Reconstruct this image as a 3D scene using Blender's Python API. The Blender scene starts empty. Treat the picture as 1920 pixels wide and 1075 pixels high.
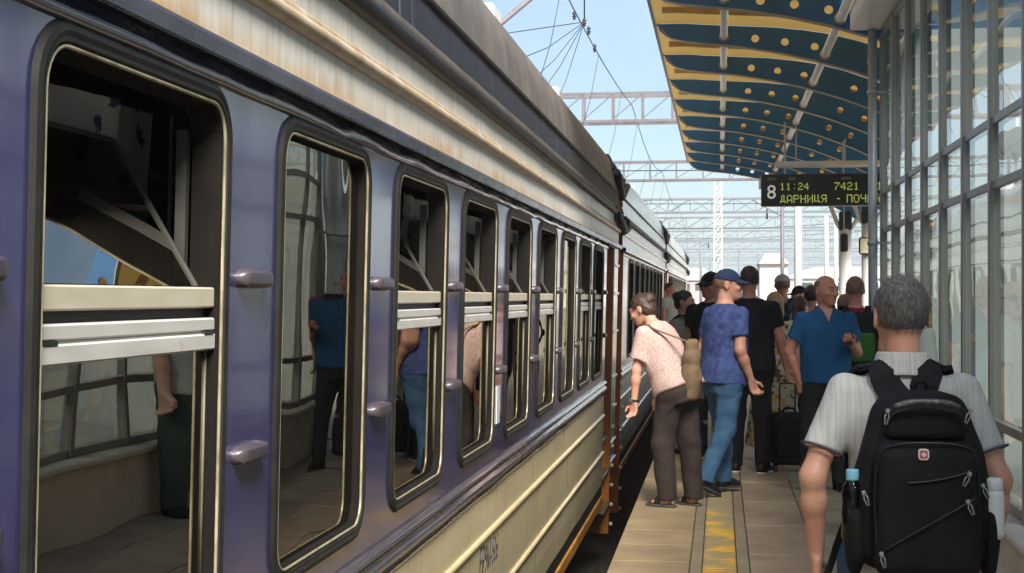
import bpy, bmesh, math, random
import numpy as np
from mathutils import Vector, Matrix, Euler

random.seed(7)
RNG = np.random.RandomState(11)
R = math.radians
SC = bpy.context.scene
COL = SC.collection

# ------------------------------------------------------------------ camera
cam_data = bpy.data.cameras.new('camera')
cam_data.sensor_width = 36.0
cam_data.lens = 52.0
cam_data.clip_start = 0.05
cam_data.clip_end = 6000
cam = bpy.data.objects.new('camera', cam_data)
COL.objects.link(cam)
cam.location = (0, 0, 1.6)
cam.rotation_euler = (R(90.40), 0, R(8.02))
SC.camera = cam

# ------------------------------------------------------------------ world, sun, exposure
SUN_EL, SUN_AZ = 43.0, 157.0          # azimuth measured clockwise from +Y (the track direction)
world = bpy.data.worlds.new('World')
SC.world = world
world.use_nodes = True
wn, wl = world.node_tree.nodes, world.node_tree.links
wn.clear()
w_out = wn.new('ShaderNodeOutputWorld')
w_bg = wn.new('ShaderNodeBackground')
w_bg.inputs['Strength'].default_value = 0.051
w_sky = wn.new('ShaderNodeTexSky')
w_sky.sky_type = 'NISHITA'
w_sky.sun_disc = False
w_sky.sun_elevation = R(SUN_EL)
w_sky.sun_rotation = R(SUN_AZ)
w_sky.air_density = 1.0
w_sky.dust_density = 1.1
w_sky.ozone_density = 1.6
w_co = wn.new('ShaderNodeTexCoord')
w_map = wn.new('ShaderNodeMapping')
w_map.inputs['Scale'].default_value = (1.0, 1.0, 2.6)
w_no = wn.new('ShaderNodeTexNoise')
w_no.inputs['Scale'].default_value = 3.1
w_no.inputs['Detail'].default_value = 7
w_no.inputs['Roughness'].default_value = 0.55
w_ra = wn.new('ShaderNodeValToRGB')
w_ra.color_ramp.elements[0].position = 0.40
w_ra.color_ramp.elements[0].color = (0.12, 0.12, 0.12, 1)
w_ra.color_ramp.elements[1].position = 0.64
w_ra.color_ramp.elements[1].color = (0.72, 0.72, 0.72, 1)
w_mix = wn.new('ShaderNodeMix')
w_mix.data_type = 'RGBA'
w_mix.inputs[7].default_value = (4.3, 5.6, 6.9, 1)   # thin bright cloud veil
wl.new(w_co.outputs['Generated'], w_map.inputs['Vector'])
wl.new(w_map.outputs[0], w_no.inputs['Vector'])
wl.new(w_no.outputs['Fac'], w_ra.inputs[0])
wl.new(w_ra.outputs[0], w_mix.inputs[0])
wl.new(w_sky.outputs[0], w_mix.inputs[6])
wl.new(w_mix.outputs[2], w_bg.inputs['Color'])
wl.new(w_bg.outputs[0], w_out.inputs['Surface'])

sun_data = bpy.data.lights.new('sun', 'SUN')
sun_data.energy = 4.2
sun_data.angle = R(24)
sun_data.color = (1.0, 0.95, 0.88)
sun = bpy.data.objects.new('sun', sun_data)
COL.objects.link(sun)
_sd = Vector((math.sin(R(SUN_AZ)) * math.cos(R(SUN_EL)), math.cos(R(SUN_AZ)) * math.cos(R(SUN_EL)), math.sin(R(SUN_EL))))
sun.rotation_euler = (-_sd).to_track_quat('-Z', 'Y').to_euler()
sun.location = _sd * 60

SC.view_settings.view_transform = 'Standard'
SC.view_settings.look = 'None'
SC.view_settings.gamma = 1.0
SC.view_settings.use_curve_mapping = False
SC.view_settings.exposure = 1.62
SC.render.engine = 'CYCLES'
SC.cycles.max_bounces = 10
SC.cycles.transparent_max_bounces = 16
SC.cycles.sample_clamp_indirect = 6.0

# ------------------------------------------------------------------ helpers: tagging
def tag(o, label=None, cat=None, group=None, kind=None):
    if label: o['label'] = label
    if cat: o['category'] = cat
    if group: o['group'] = group
    if kind: o['kind'] = kind
    return o

def empty(name, loc=(0, 0, 0), rz=0.0, parent=None):
    o = bpy.data.objects.new(name, None)
    COL.objects.link(o)
    o.location = loc
    o.rotation_euler = (0, 0, rz)
    o.empty_display_size = 0.1
    if parent: o.parent = parent
    return o

def link_mesh(name, me, mat, parent=None, loc=None):
    o = bpy.data.objects.new(name, me)
    COL.objects.link(o)
    if mat is not None and len(me.materials) == 0:
        me.materials.append(mat)
    if parent: o.parent = parent
    if loc is not None: o.location = loc
    return o

def copy_part(src, parent, loc=None):
    o = src.copy()
    COL.objects.link(o)
    o.parent = parent
    if loc is not None: o.location = loc
    return o

# ------------------------------------------------------------------ helpers: materials
def _set(b, name, v):
    if name in b.inputs: b.inputs[name].default_value = v

def mat(name, c1, c2=None, scale=6.0, stretch=(1, 1, 1), lo=0.35, hi=0.68, rough=0.5, rvar=0.0, metal=0.0,
        bump=0.0, bscale=40.0, bstretch=(1, 1, 1), bdist=0.01, spec=0.5, coat=0.0, emit=None, estr=0.0, sss=0.0, crough=.08, cior=1.5, world=False, c3=None, scale3=2.0, stretch3=(1,1,1), lo3=.5, hi3=.7):
    m = bpy.data.materials.new(name)
    m.use_nodes = True
    nt = m.node_tree
    b = nt.nodes['Principled BSDF']
    b.inputs['Base Color'].default_value = (*c1, 1)
    b.inputs['Roughness'].default_value = rough
    b.inputs['Metallic'].default_value = metal
    _set(b, 'Specular IOR Level', spec)
    _set(b, 'Coat Weight', coat); _set(b, 'Coat IOR', cior)
    _set(b, 'Coat Roughness', crough)
    if sss: _set(b, 'Subsurface Weight', sss); _set(b, 'Subsurface Scale', 0.02)
    if emit:
        b.inputs['Emission Color'].default_value = (*emit, 1)
        b.inputs['Emission Strength'].default_value = estr
    tc = nt.nodes.new('ShaderNodeTexCoord'); geo = nt.nodes.new('ShaderNodeNewGeometry')
    def noise(sc, st, detail=5):
        mp = nt.nodes.new('ShaderNodeMapping'); mp.inputs['Scale'].default_value = st
        n = nt.nodes.new('ShaderNodeTexNoise'); n.inputs['Scale'].default_value = sc; n.inputs['Detail'].default_value = detail
        nt.links.new(tc.outputs['Object'] if not world else geo.outputs['Position'], mp.inputs[0]); nt.links.new(mp.outputs[0], n.inputs['Vector'])
        return n
    def ramp(n, a, z):
        r = nt.nodes.new('ShaderNodeMapRange'); r.inputs[1].default_value = a; r.inputs[2].default_value = z
        nt.links.new(n.outputs['Fac'], r.inputs[0]); return r
    last = None
    if c2 is not None:
        r = ramp(noise(scale, stretch), lo, hi)
        mx = nt.nodes.new('ShaderNodeMix'); mx.data_type = 'RGBA'
        mx.inputs[6].default_value = (*c1, 1); mx.inputs[7].default_value = (*c2, 1)
        nt.links.new(r.outputs[0], mx.inputs[0]); last = mx.outputs[2]
        if rvar:
            rr = nt.nodes.new('ShaderNodeMapRange'); rr.inputs[3].default_value = rough - rvar; rr.inputs[4].default_value = rough + rvar
            nt.links.new(r.outputs[0], rr.inputs[0]); nt.links.new(rr.outputs[0], b.inputs['Roughness'])
    if c3 is not None:
        r = ramp(noise(scale3, stretch3), lo3, hi3)
        mx = nt.nodes.new('ShaderNodeMix'); mx.data_type = 'RGBA'
        if last is not None: nt.links.new(last, mx.inputs[6])
        else: mx.inputs[6].default_value = (*c1, 1)
        mx.inputs[7].default_value = (*c3, 1)
        nt.links.new(r.outputs[0], mx.inputs[0]); last = mx.outputs[2]
    if last is not None: nt.links.new(last, b.inputs['Base Color'])
    if bump:
        n = noise(bscale, bstretch, 4)
        bp = nt.nodes.new('ShaderNodeBump'); bp.inputs['Strength'].default_value = bump; bp.inputs['Distance'].default_value = bdist
        nt.links.new(n.outputs['Fac'], bp.inputs['Height']); nt.links.new(bp.outputs[0], b.inputs['Normal'])
    return m

def glass_mat(name, tint, ior, rough=0.0, wav=0.0, wscale=1.2, refl=(1, 1, 1)):
    m = bpy.data.materials.new(name); m.use_nodes = True
    nt = m.node_tree; nt.nodes.clear()
    out = nt.nodes.new('ShaderNodeOutputMaterial')
    mix = nt.nodes.new('ShaderNodeMixShader')
    fr = nt.nodes.new('ShaderNodeFresnel'); fr.inputs['IOR'].default_value = ior
    tr = nt.nodes.new('ShaderNodeBsdfTransparent'); tr.inputs[0].default_value = (*tint, 1)
    gl = nt.nodes.new('ShaderNodeBsdfGlossy'); gl.inputs['Roughness'].default_value = rough; gl.inputs['Color'].default_value = (*refl, 1)
    nt.links.new(fr.outputs[0], mix.inputs[0]); nt.links.new(tr.outputs[0], mix.inputs[1]); nt.links.new(gl.outputs[0], mix.inputs[2])
    nt.links.new(mix.outputs[0], out.inputs['Surface'])
    if wav:
        tc = nt.nodes.new('ShaderNodeTexCoord')
        n = nt.nodes.new('ShaderNodeTexNoise'); n.inputs['Scale'].default_value = wscale; n.inputs['Detail'].default_value = 1
        geo = nt.nodes.new('ShaderNodeNewGeometry')
        bp = nt.nodes.new('ShaderNodeBump'); bp.inputs['Strength'].default_value = 1.0; bp.inputs['Distance'].default_value = wav
        nt.links.new(geo.outputs['Position'], n.inputs['Vector'])
        nt.links.new(n.outputs['Fac'], bp.inputs['Height'])
        nt.links.new(bp.outputs[0], gl.inputs['Normal'])
    return m

# ------------------------------------------------------------------ helpers: meshes
class MB:
    def __init__(s): s.v = []; s.f = []; s.sm = []
    def add(s, vs, fs, smooth=False):
        b = len(s.v); s.v += [tuple(v) for v in vs]
        for f in fs: s.f.append([b + i for i in f]); s.sm.append(smooth)
        return s
    def box(s, x0, x1, y0, y1, z0, z1):
        return s.add([(x0,y0,z0),(x1,y0,z0),(x1,y1,z0),(x0,y1,z0),(x0,y0,z1),(x1,y0,z1),(x1,y1,z1),(x0,y1,z1)],
                     [(0,3,2,1),(4,5,6,7),(0,1,5,4),(1,2,6,5),(2,3,7,6),(3,0,4,7)])
    def bbox(s, x0, x1, y0, y1, z0, z1, c=0.004):
        """box with chamfered edges"""
        bm = bmesh.new()
        bmesh.ops.create_cube(bm, size=1.0)
        for v in bm.verts:
            v.co = Vector(((x0+x1)/2 + v.co.x*(x1-x0), (y0+y1)/2 + v.co.y*(y1-y0), (z0+z1)/2 + v.co.z*(z1-z0)))
        bmesh.ops.bevel(bm, geom=bm.edges[:], offset=c, segments=1, affect='EDGES')
        bm.verts.index_update()
        s.add([v.co[:] for v in bm.verts], [[v.index for v in f.verts] for f in bm.faces]); bm.free(); return s
    def tube(s, pts, r, n=8, cap=True, closed=False, rr=None):
        pts = [Vector(p) for p in pts]; m = len(pts); rings = []
        up = None
        for i, p in enumerate(pts):
            if closed: d = pts[(i+1) % m] - pts[i-1]
            else: d = (pts[min(i+1, m-1)] - pts[max(i-1, 0)])
            d.normalize()
            if up is None:
                up = Vector((0,0,1)) if abs(d.z) < 0.9 else Vector((1,0,0))
            a = d.cross(up); a.normalize(); b = a.cross(d); up = b
            q = rr[i] if rr else r
            rings.append([p + a*(q*math.cos(2*math.pi*k/n)) + b*(q*math.sin(2*math.pi*k/n)) for k in range(n)])
        vs = [v for rg in rings for v in rg]; fs = []
        for i in range(m if closed else m-1):
            j = (i+1) % m
            for k in range(n): fs.append((i*n+k, i*n+(k+1)%n, j*n+(k+1)%n, j*n+k))
        s.add(vs, fs, True)
        if cap and not closed:
            b = len(s.v) - len(vs)
            s.f.append([b+k for k in range(n)][::-1]); s.sm.append(False)
            s.f.append([b+(m-1)*n+k for k in range(n)]); s.sm.append(False)
        return s
    def bar(s, a, b, w, h=None):
        """rectangular bar between two points"""
        a, b = Vector(a), Vector(b); h = h or w
        d = (b-a).normalized(); up = Vector((0,0,1)) if abs(d.z) < 0.95 else Vector((0,1,0))
        x = d.cross(up).normalized(); y = x.cross(d)
        vs = [p + x*(sx*w/2) + y*(sy*h/2) for p in (a, b) for sx, sy in ((-1,-1),(1,-1),(1,1),(-1,1))]
        return s.add(vs, [(0,1,2,3),(7,6,5,4),(0,4,5,1),(1,5,6,2),(2,6,7,3),(3,7,4,0)])
    def sweep_y(s, prof, ys, closed=False, smooth=True, jitter=None):
        """prof: list of (x,z); extruded along the y stations"""
        n = len(prof); vs = []
        for j, y in enumerate(ys):
            for i, (x, z) in enumerate(prof):
                dx = jitter(i, y) if jitter else 0.0
                vs.append((x + dx, y, z))
        fs = []
        for j in range(len(ys)-1):
            for i in range(n if closed else n-1):
                k = (i+1) % n
                fs.append((j*n+i, j*n+k, (j+1)*n+k, (j+1)*n+i))
        s.add(vs, fs, smooth)
        if closed:
            b = len(s.v)-len(vs)
            s.f.append([b+i for i in range(n)]); s.sm.append(False)
            s.f.append([b+(len(ys)-1)*n+i for i in range(n)][::-1]); s.sm.append(False)
        return s
    def lathe(s, prof, n=16, c=(0,0,0)):
        vs = []; fs = []
        for r_, z in prof:
            for k in range(n):
                a = 2*math.pi*k/n; vs.append((c[0]+r_*math.cos(a), c[1]+r_*math.sin(a), c[2]+z))
        for i in range(len(prof)-1):
            for k in range(n): fs.append((i*n+k, i*n+(k+1)%n, (i+1)*n+(k+1)%n, (i+1)*n+k))
        s.add(vs, fs, True)
        b = len(s.v)-len(vs)
        if prof[0][0] > 1e-4: s.f.append([b+k for k in range(n)][::-1]); s.sm.append(False)
        if prof[-1][0] > 1e-4: s.f.append([b+(len(prof)-1)*n+k for k in range(n)]); s.sm.append(False)
        return s
    def mesh(s, name):
        me = bpy.data.meshes.new(name)
        me.from_pydata(s.v, [], s.f)
        me.polygons.foreach_set('use_smooth', s.sm)
        me.update(); return me
    def build(s, name, mat, parent=None, loc=None, auto=None):
        me = s.mesh(name)
        if auto: me.set_sharp_from_angle(angle=R(auto))
        return link_mesh(name, me, mat, parent, loc)

def rrect(y0, y1, z0, z1, r, k=6):
    """rounded rectangle loop, counter-clockwise in (y,z), k even"""
    out = []
    for cy, cz, a0 in ((y1-r, z0+r, -90), (y1-r, z1-r, 0), (y0+r, z1-r, 90), (y0+r, z0+r, 180)):
        for i in range(k+1):
            a = R(a0 + 90*i/k); out.append((cy + r*math.cos(a), cz + r*math.sin(a)))
    return out

def cell_loop(y0, y1, z0, z1, iy0, iy1, iz0, iz1, r, k=6):
    """points on the cell rectangle matched to rrect(iy0,iy1,iz0,iz1,r,k)"""
    out = []
    C = [((iy1-r, z0), (y1, z0), (y1, iz0+r)), ((y1, iz1-r), (y1, z1), (iy1-r, z1)),
         ((iy0+r, z1), (y0, z1), (y0, iz1-r)), ((y0, iz0+r), (y0, z0), (iy0+r, z0))]
    for a, c, b in C:
        for i in range(k+1):
            t = i/k
            if t <= .5: u = t*2; out.append((a[0]+(c[0]-a[0])*u, a[1]+(c[1]-a[1])*u))
            else: u = t*2-1; out.append((c[0]+(b[0]-c[0])*u, c[1]+(b[1]-c[1])*u))
    return out

def ring(mb, A, xa, B, xb, smooth=False):
    """faces between two matched (y,z) loops, A outside at x=xa, B inside at x=xb"""
    n = len(A)
    vs = [(xa, y, z) for y, z in A] + [(xb, y, z) for y, z in B]
    mb.add(vs, [(i, (i+1) % n, n+(i+1) % n, n+i) for i in range(n)], smooth)

def text_mesh(body, size, depth=0.001, spacing=1.0):
    cu = bpy.data.curves.new('text', 'FONT')
    cu.body = body; cu.size = size; cu.extrude = depth; cu.align_x = 'CENTER'; cu.align_y = 'CENTER'
    cu.space_character = spacing; cu.resolution_u = 3
    ob = bpy.data.objects.new('text', cu); COL.objects.link(ob)
    dg = bpy.context.evaluated_depsgraph_get()
    me = bpy.data.meshes.new_from_object(ob.evaluated_get(dg))
    bpy.data.objects.remove(ob); bpy.data.curves.remove(cu)
    me.materials.clear()
    return me
# ------------------------------------------------------------------ materials
M = {}
M['paving_tan'] = mat('paving_tan', (.33,.24,.13), (.22,.16,.09), 2.4, rough=.55, rvar=.08, bump=.25, bscale=160, bdist=.002, c3=(.35,.265,.155), scale3=1.1, world=True)
M['paving_pink'] = mat('paving_pink', (.33,.235,.165), (.25,.18,.125), 3.4, rough=.55, rvar=.08, bump=.25, bscale=160, bdist=.002, c3=(.38,.29,.21), scale3=1.2, world=True)
M['paving_grey'] = mat('paving_grey', (.29,.25,.19), (.21,.185,.14), 3.0, rough=.6, rvar=.08, bump=.3, bscale=160, bdist=.002, world=True)
M['paving_border'] = mat('paving_border', (.27,.215,.14), (.20,.155,.10), 3.0, rough=.6, rvar=.08, bump=.3, bscale=160, bdist=.002, world=True)
M['tactile_worn'] = mat('tactile_worn', (.29,.225,.13), (.42,.29,.09), 5.0, lo=.55, hi=.70, rough=.6, bump=.2, bscale=120, bdist=.002, world=True)
M['tactile'] = mat('tactile', (.58,.34,.04), (.30,.23,.11), 3.2, lo=.42, hi=.58, rough=.6, bump=.2, bscale=120, bdist=.002, c3=(.30,.22,.11), scale3=2.2, lo3=.50, hi3=.60, world=True)
M['platform_base'] = mat('platform_base', (.20,.17,.13), (.14,.12,.09), 2.0, rough=.8)
M['platform_side'] = mat('platform_side', (.06,.055,.05), (.03,.03,.028), 2.0, rough=.85)
M['ballast'] = mat('ballast', (.055,.048,.042), (.022,.02,.018), 22, rough=.95, bump=.8, bscale=18, bdist=.05)
M['rail'] = mat('rail', (.16,.12,.10), (.08,.05,.035), 20, rough=.4, metal=.7)
M['stone'] = mat('stone', (.52,.47,.40), (.43,.39,.33), 5, rough=.6, c3=(.36,.32,.27), scale3=1.4, lo3=.55, hi3=.75, bump=.2, bscale=90, bdist=.002)

# train
def paint(name, c1, c2, rough, coat=.25, bump=.25, bs=(1,.8,.25), c3=None, **k):
    k.setdefault('cior', 1.75)
    return mat(name, c1, c2, 3.0, (1,1.6,.5), .3, .75, rough=rough, rvar=.07, coat=coat, bump=bump, bscale=7.0, bstretch=bs, bdist=.010, c3=c3, **k)
M['violet'] = paint('violet', (.036,.036,.122), (.029,.030,.104), .24, scale3=26, stretch3=(1,1.5,.08), lo3=.58, hi3=.8, c3=(.085,.08,.14), bump=.24, coat=1.0, crough=.09)
M['violet_dark'] = paint('violet_dark', (.030,.026,.050), (.018,.016,.028), .26, bump=.3, bs=(1,1.8,1))
M['violet_dull'] = paint('violet_dull', (.050,.046,.068), (.034,.032,.048), .27, bump=.30, bs=(1,1.4,1), coat=.8)
M['cove'] = paint('cove', (.055,.052,.12), (.040,.04,.085), .20, bump=.7, bs=(1,1.7,1), coat=1.0)
M['cream_low'] = mat('cream_low', (.66,.56,.34), (.57,.49,.30), 2.2, (1,3,.35), .3, .72, rough=.33, rvar=.08, coat=.6, crough=.16, bump=.2, bscale=5, bstretch=(1,1,.35), bdist=.008,
                     c3=(.46,.40,.26), scale3=14, stretch3=(1,1.6,.06), lo3=.56, hi3=.82)
M['cream_bead'] = mat('cream_bead', (.66,.54,.30), (.54,.44,.25), 6, (1,1,1), rough=.32, coat=.2)
M['pale'] = mat('pale', (.56,.54,.47), (.46,.44,.38), 2.2, (1,3,.35), .3, .72, rough=.30, rvar=.08, coat=.8, crough=.14, bump=.2, bscale=6, bstretch=(1,1,.3), bdist=.008,
                c3=(.34,.32,.27), scale3=16, stretch3=(1,1.6,.06), lo3=.55, hi3=.8)  # sky glare on the end bay and far carriages is put into this colour
def upper_cream():
    m = mat('cream_up', (.72,.69,.61), (.54,.50,.43), 20, (1,1.3,.07), .42, .80, rough=.42, rvar=.1, coat=.08,
            c3=(.36,.32,.26), scale3=30, stretch3=(1,1.5,.05), lo3=.60, hi3=.82)
    nt = m.node_tree; b = nt.nodes['Principled BSDF']
    src = b.inputs['Base Color'].links[0].from_socket
    tc = nt.nodes.new('ShaderNodeTexCoord'); sp = nt.nodes.new('ShaderNodeSeparateXYZ')
    nt.links.new(tc.outputs['Object'], sp.inputs[0])
    mp = nt.nodes.new('ShaderNodeMapping'); mp.inputs['Scale'].default_value = (1, 1, .12)
    n = nt.nodes.new('ShaderNodeTexNoise'); n.inputs['Scale'].default_value = 7; n.inputs['Detail'].default_value = 6
    nt.links.new(tc.outputs['Object'], mp.inputs[0]); nt.links.new(mp.outputs[0], n.inputs['Vector'])
    # rust creeping up from the drip rail, ragged upper limit
    ma = nt.nodes.new('ShaderNodeMath'); ma.operation = 'MULTIPLY_ADD'; ma.inputs[1].default_value = -0.16; ma.inputs[2].default_value = 0.08
    nt.links.new(n.outputs['Fac'], ma.inputs[0])
    ad = nt.nodes.new('ShaderNodeMath'); ad.operation = 'ADD'
    nt.links.new(sp.outputs['Z'], ad.inputs[0]); nt.links.new(ma.outputs[0], ad.inputs[1])
    mr = nt.nodes.new('ShaderNodeMapRange'); mr.inputs[1].default_value = 2.21; mr.inputs[2].default_value = 2.262; mr.inputs[3].default_value = .85; mr.inputs[4].default_value = 0
    nt.links.new(ad.outputs[0], mr.inputs[0])
    mx = nt.nodes.new('ShaderNodeMix'); mx.data_type = 'RGBA'; mx.inputs[7].default_value = (.50,.30,.115,1)
    n2 = nt.nodes.new('ShaderNodeTexNoise'); n2.inputs['Scale'].default_value = 1.1; n2.inputs['Detail'].default_value = 3
    nt.links.new(tc.outputs['Object'], n2.inputs['Vector'])
    m2 = nt.nodes.new('ShaderNodeMapRange'); m2.inputs[1].default_value = .36; m2.inputs[2].default_value = .62; m2.inputs[3].default_value = .25
    nt.links.new(n2.outputs['Fac'], m2.inputs[0])
    mu = nt.nodes.new('ShaderNodeMath'); mu.operation = 'MULTIPLY'; nt.links.new(mr.outputs[0], mu.inputs[0]); nt.links.new(m2.outputs[0], mu.inputs[1])
    nt.links.new(mu.outputs[0], mx.inputs[0]); nt.links.new(src, mx.inputs[6]); nt.links.new(mx.outputs[2], b.inputs['Base Color'])
    return m
M['cream_up'] = upper_cream()
M['bead_up'] = mat('bead_up', (.46,.36,.23), (.36,.27,.17), 9, (1,1,.4), rough=.4, c3=(.55,.48,.37), scale3=5, coat=.1)
M['gutter'] = mat('gutter', (.007,.007,.009), (.014,.012,.012), 9, rough=.5, spec=.3, bump=.3, bscale=14, bdist=.006)
M['roof_rail'] = mat('roof_rail', (.10,.08,.062), (.05,.045,.042), 8, (1,1,.5), rough=.5)
M['roof_side'] = mat('roof_side', (.020,.024,.036), (.036,.039,.048), 14, (1,1.4,.08), .4, .75, rough=.6, spec=.25, c3=(.22,.23,.24), scale3=13, stretch3=(1,1.2,.05), lo3=.66, hi3=.80, bump=.3, bscale=10, bstretch=(1,1,.1), bdist=.01)
M['roof'] = mat('roof', (.13,.115,.105), (.085,.08,.08), 5, (1,1.4,.3), rough=.55, c3=(.16,.135,.115), scale3=2.4, bump=.3, bscale=12, bdist=.012)
M['rubber'] = mat('rubber', (.010,.010,.009), (.018,.018,.015), 12, rough=.5, spec=.3, bump=.2, bscale=20, bdist=.004)
M['brass'] = mat('brass', (.42,.37,.25), (.22,.19,.12), 16, rough=.35, metal=.35)
M['reveal'] = mat('reveal', (.008,.007,.006), (.012,.010,.008), 8, rough=.9, spec=.08)
M['alu_cream'] = mat('alu_cream', (.52,.47,.36), (.42,.38,.29), 6, (1,.6,4), rough=.34, c3=(.36,.22,.12), scale3=9, lo3=.66, hi3=.8)
M['alu_white'] = mat('alu_white', (.50,.495,.46), (.40,.395,.37), 6, (1,.6,4), rough=.36, c3=(.40,.28,.18), scale3=11, lo3=.66, hi3=.8)
M['black'] = mat('black', (.010,.010,.010), (.02,.02,.02), 9, rough=.5)
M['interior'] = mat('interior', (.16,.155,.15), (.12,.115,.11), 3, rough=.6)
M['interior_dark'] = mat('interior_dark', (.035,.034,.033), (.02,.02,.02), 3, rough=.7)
M['seat'] = mat('seat', (.05,.05,.09), (.035,.035,.07), 9, rough=.7)
M['curtain'] = mat('curtain', (.72,.72,.72), (.62,.62,.62), 4, rough=.85, c3=(.07,.08,.17), scale3=8, lo3=.60, hi3=.62, stretch3=(1,1,1.3))
M['orange'] = mat('orange', (.50,.17,.022), (.32,.105,.018), 8, (1,1,.4), rough=.4, coat=.1)
M['orange_strip'] = mat('orange_strip', (.45,.21,.03), (.25,.11,.02), 8, (1,1,.4), rough=.45)
M['steel'] = mat('steel', (.5,.5,.48), (.35,.35,.33), 12, rough=.3, metal=.9)
M['seal'] = mat('seal', (.16,.135,.085), (.09,.075,.05), 12, rough=.5)
M['stile'] = mat('stile', (.05,.048,.044), (.035,.034,.03), 8, rough=.5)
M['handle'] = paint('handle', (.036,.032,.060), (.060,.046,.050), .35, coat=.15, cior=1.5, c3=(.16,.10,.07), scale3=22, lo3=.6, hi3=.72)
M['under'] = mat('under', (.012,.011,.010), (.025,.02,.016), 6, rough=.8)
M['lettering'] = mat('lettering', (.03,.025,.025), (.09,.07,.06), 40, rough=.5)
M['sticker'] = mat('sticker', (.55,.57,.58), (.45,.46,.47), 20, rough=.4)
M['train_glass'] = glass_mat('train_glass', (.17,.155,.12), 4.3, .0, wav=.0055, wscale=1.5, refl=(1.0,.95,.84))
# building, canopy
M['mullion'] = mat('mullion', (.22,.21,.19), (.17,.165,.15), 5, (1,1,.2), rough=.38, metal=.25)
M['fascia'] = mat('fascia', (.74,.73,.70), (.66,.65,.62), 3, rough=.5)
M['wall_glass'] = glass_mat('wall_glass', (.26,.30,.30), 3.2, .0, wav=.004, wscale=1.0, refl=(.95,.97,.97))
M['hall_wall'] = mat('hall_wall', (.66,.68,.68), (.58,.60,.60), 2, rough=.8)
M['hall_floor'] = mat('hall_floor', (.46,.46,.45), (.38,.38,.37), 3, rough=.4)
M['pipe'] = mat('pipe', (.36,.38,.39), (.30,.32,.33), 6, rough=.4, metal=.2)
M['rib_blue'] = mat('rib_blue', (.010,.115,.30), (.008,.085,.23), 3, (1,1,1), rough=.30, coat=.15, bump=.1, bscale=14, bdist=.004)
M['rib_edge'] = mat('rib_edge', (.30,.27,.22), (.22,.20,.17), 5, rough=.4)
M['deck_yellow'] = mat('deck_yellow', (.42,.275,.10), (.33,.21,.075), 4, (1,1,1), rough=.42, bump=.15, bscale=10, bdist=.01)
_nt = M['deck_yellow'].node_tree      # tinted translucent sheet: daylight comes through it
_tr = _nt.nodes.new('ShaderNodeBsdfTranslucent'); _tr.inputs[0].default_value = (.85,.55,.14,1)
_mx = _nt.nodes.new('ShaderNodeMixShader'); _mx.inputs[0].default_value = .11
_nt.links.new(_nt.nodes['Principled BSDF'].outputs[0], _mx.inputs[1]); _nt.links.new(_tr.outputs[0], _mx.inputs[2])
_nt.links.new(_mx.outputs[0], _nt.nodes['Material Output'].inputs['Surface'])
M['purlin'] = mat('purlin', (.46,.28,.06), (.34,.20,.05), 5, rough=.45)
M['canopy_top'] = mat('canopy_top', (.22,.24,.27), (.16,.18,.2), 3, rough=.5)
M['tube_white'] = mat('tube_white', (.80,.79,.76), (.72,.70,.67), 4, rough=.4)
M['column'] = mat('column', (.52,.52,.50), (.42,.42,.40), 3, (1,1,.3), rough=.45)
M['concrete'] = mat('concrete', (.50,.48,.44), (.40,.385,.355), 4, (1,1,.3), rough=.75)
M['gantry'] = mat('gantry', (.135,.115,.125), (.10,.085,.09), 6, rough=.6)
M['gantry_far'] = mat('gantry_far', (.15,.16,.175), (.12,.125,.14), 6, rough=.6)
M['wire'] = mat('wire', (.04,.045,.05), rough=.5, metal=.4)
M['ins'] = mat('ins', (.02,.025,.04), rough=.25)
M['lattice'] = mat('lattice', (.55,.52,.43), (.45,.42,.35), 6, rough=.6)

# ------------------------------------------------------------------ ground, track, platform (setting)
WX = 1.50          # plane of the glass wall
PE = -0.655        # platform edge
mb = MB(); mb.add([(-400,-60,-1.32),(400,-60,-1.32),(400,800,-1.32),(-400,800,-1.32)], [(0,1,2,3)])
ground = tag(mb.build('ground', M['ballast']), kind='structure')
track = tag(empty('railway_track', (-2.9, 0, -1.3)), kind='structure')
prof = [(-.075,0),(.075,0),(.07,.015),(.012,.03),(.012,.11),(.036,.12),(.036,.16),(-.036,.16),(-.036,.12),(-.012,.11),(-.012,.03),(-.07,.015)]
for dx in (-.76, .76):
    mb = MB(); mb.sweep_y([(x+dx, z+.02) for x, z in prof], [-20, 60, 300], closed=True, smooth=False); mb.build('rail', M['rail'], track)

platform = MB()
platform.add([(PE+.03,-12,-.03),(12,-12,-.03),(12,260,-.03),(PE+.03,260,-.03)], [(0,1,2,3)])
platform = tag(platform.build('platform', M['platform_base']), kind='structure')
mb = MB(); mb.box(PE+.06, PE+.5, -12, 260, -1.31, -.16); mb.build('platform_wall', M['platform_side'], platform)
mb = MB(); mb.box(PE+.01, PE+.55, -12, 260, -.155, -.034); mb.build('edge_beam', M['platform_side'], platform)
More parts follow.
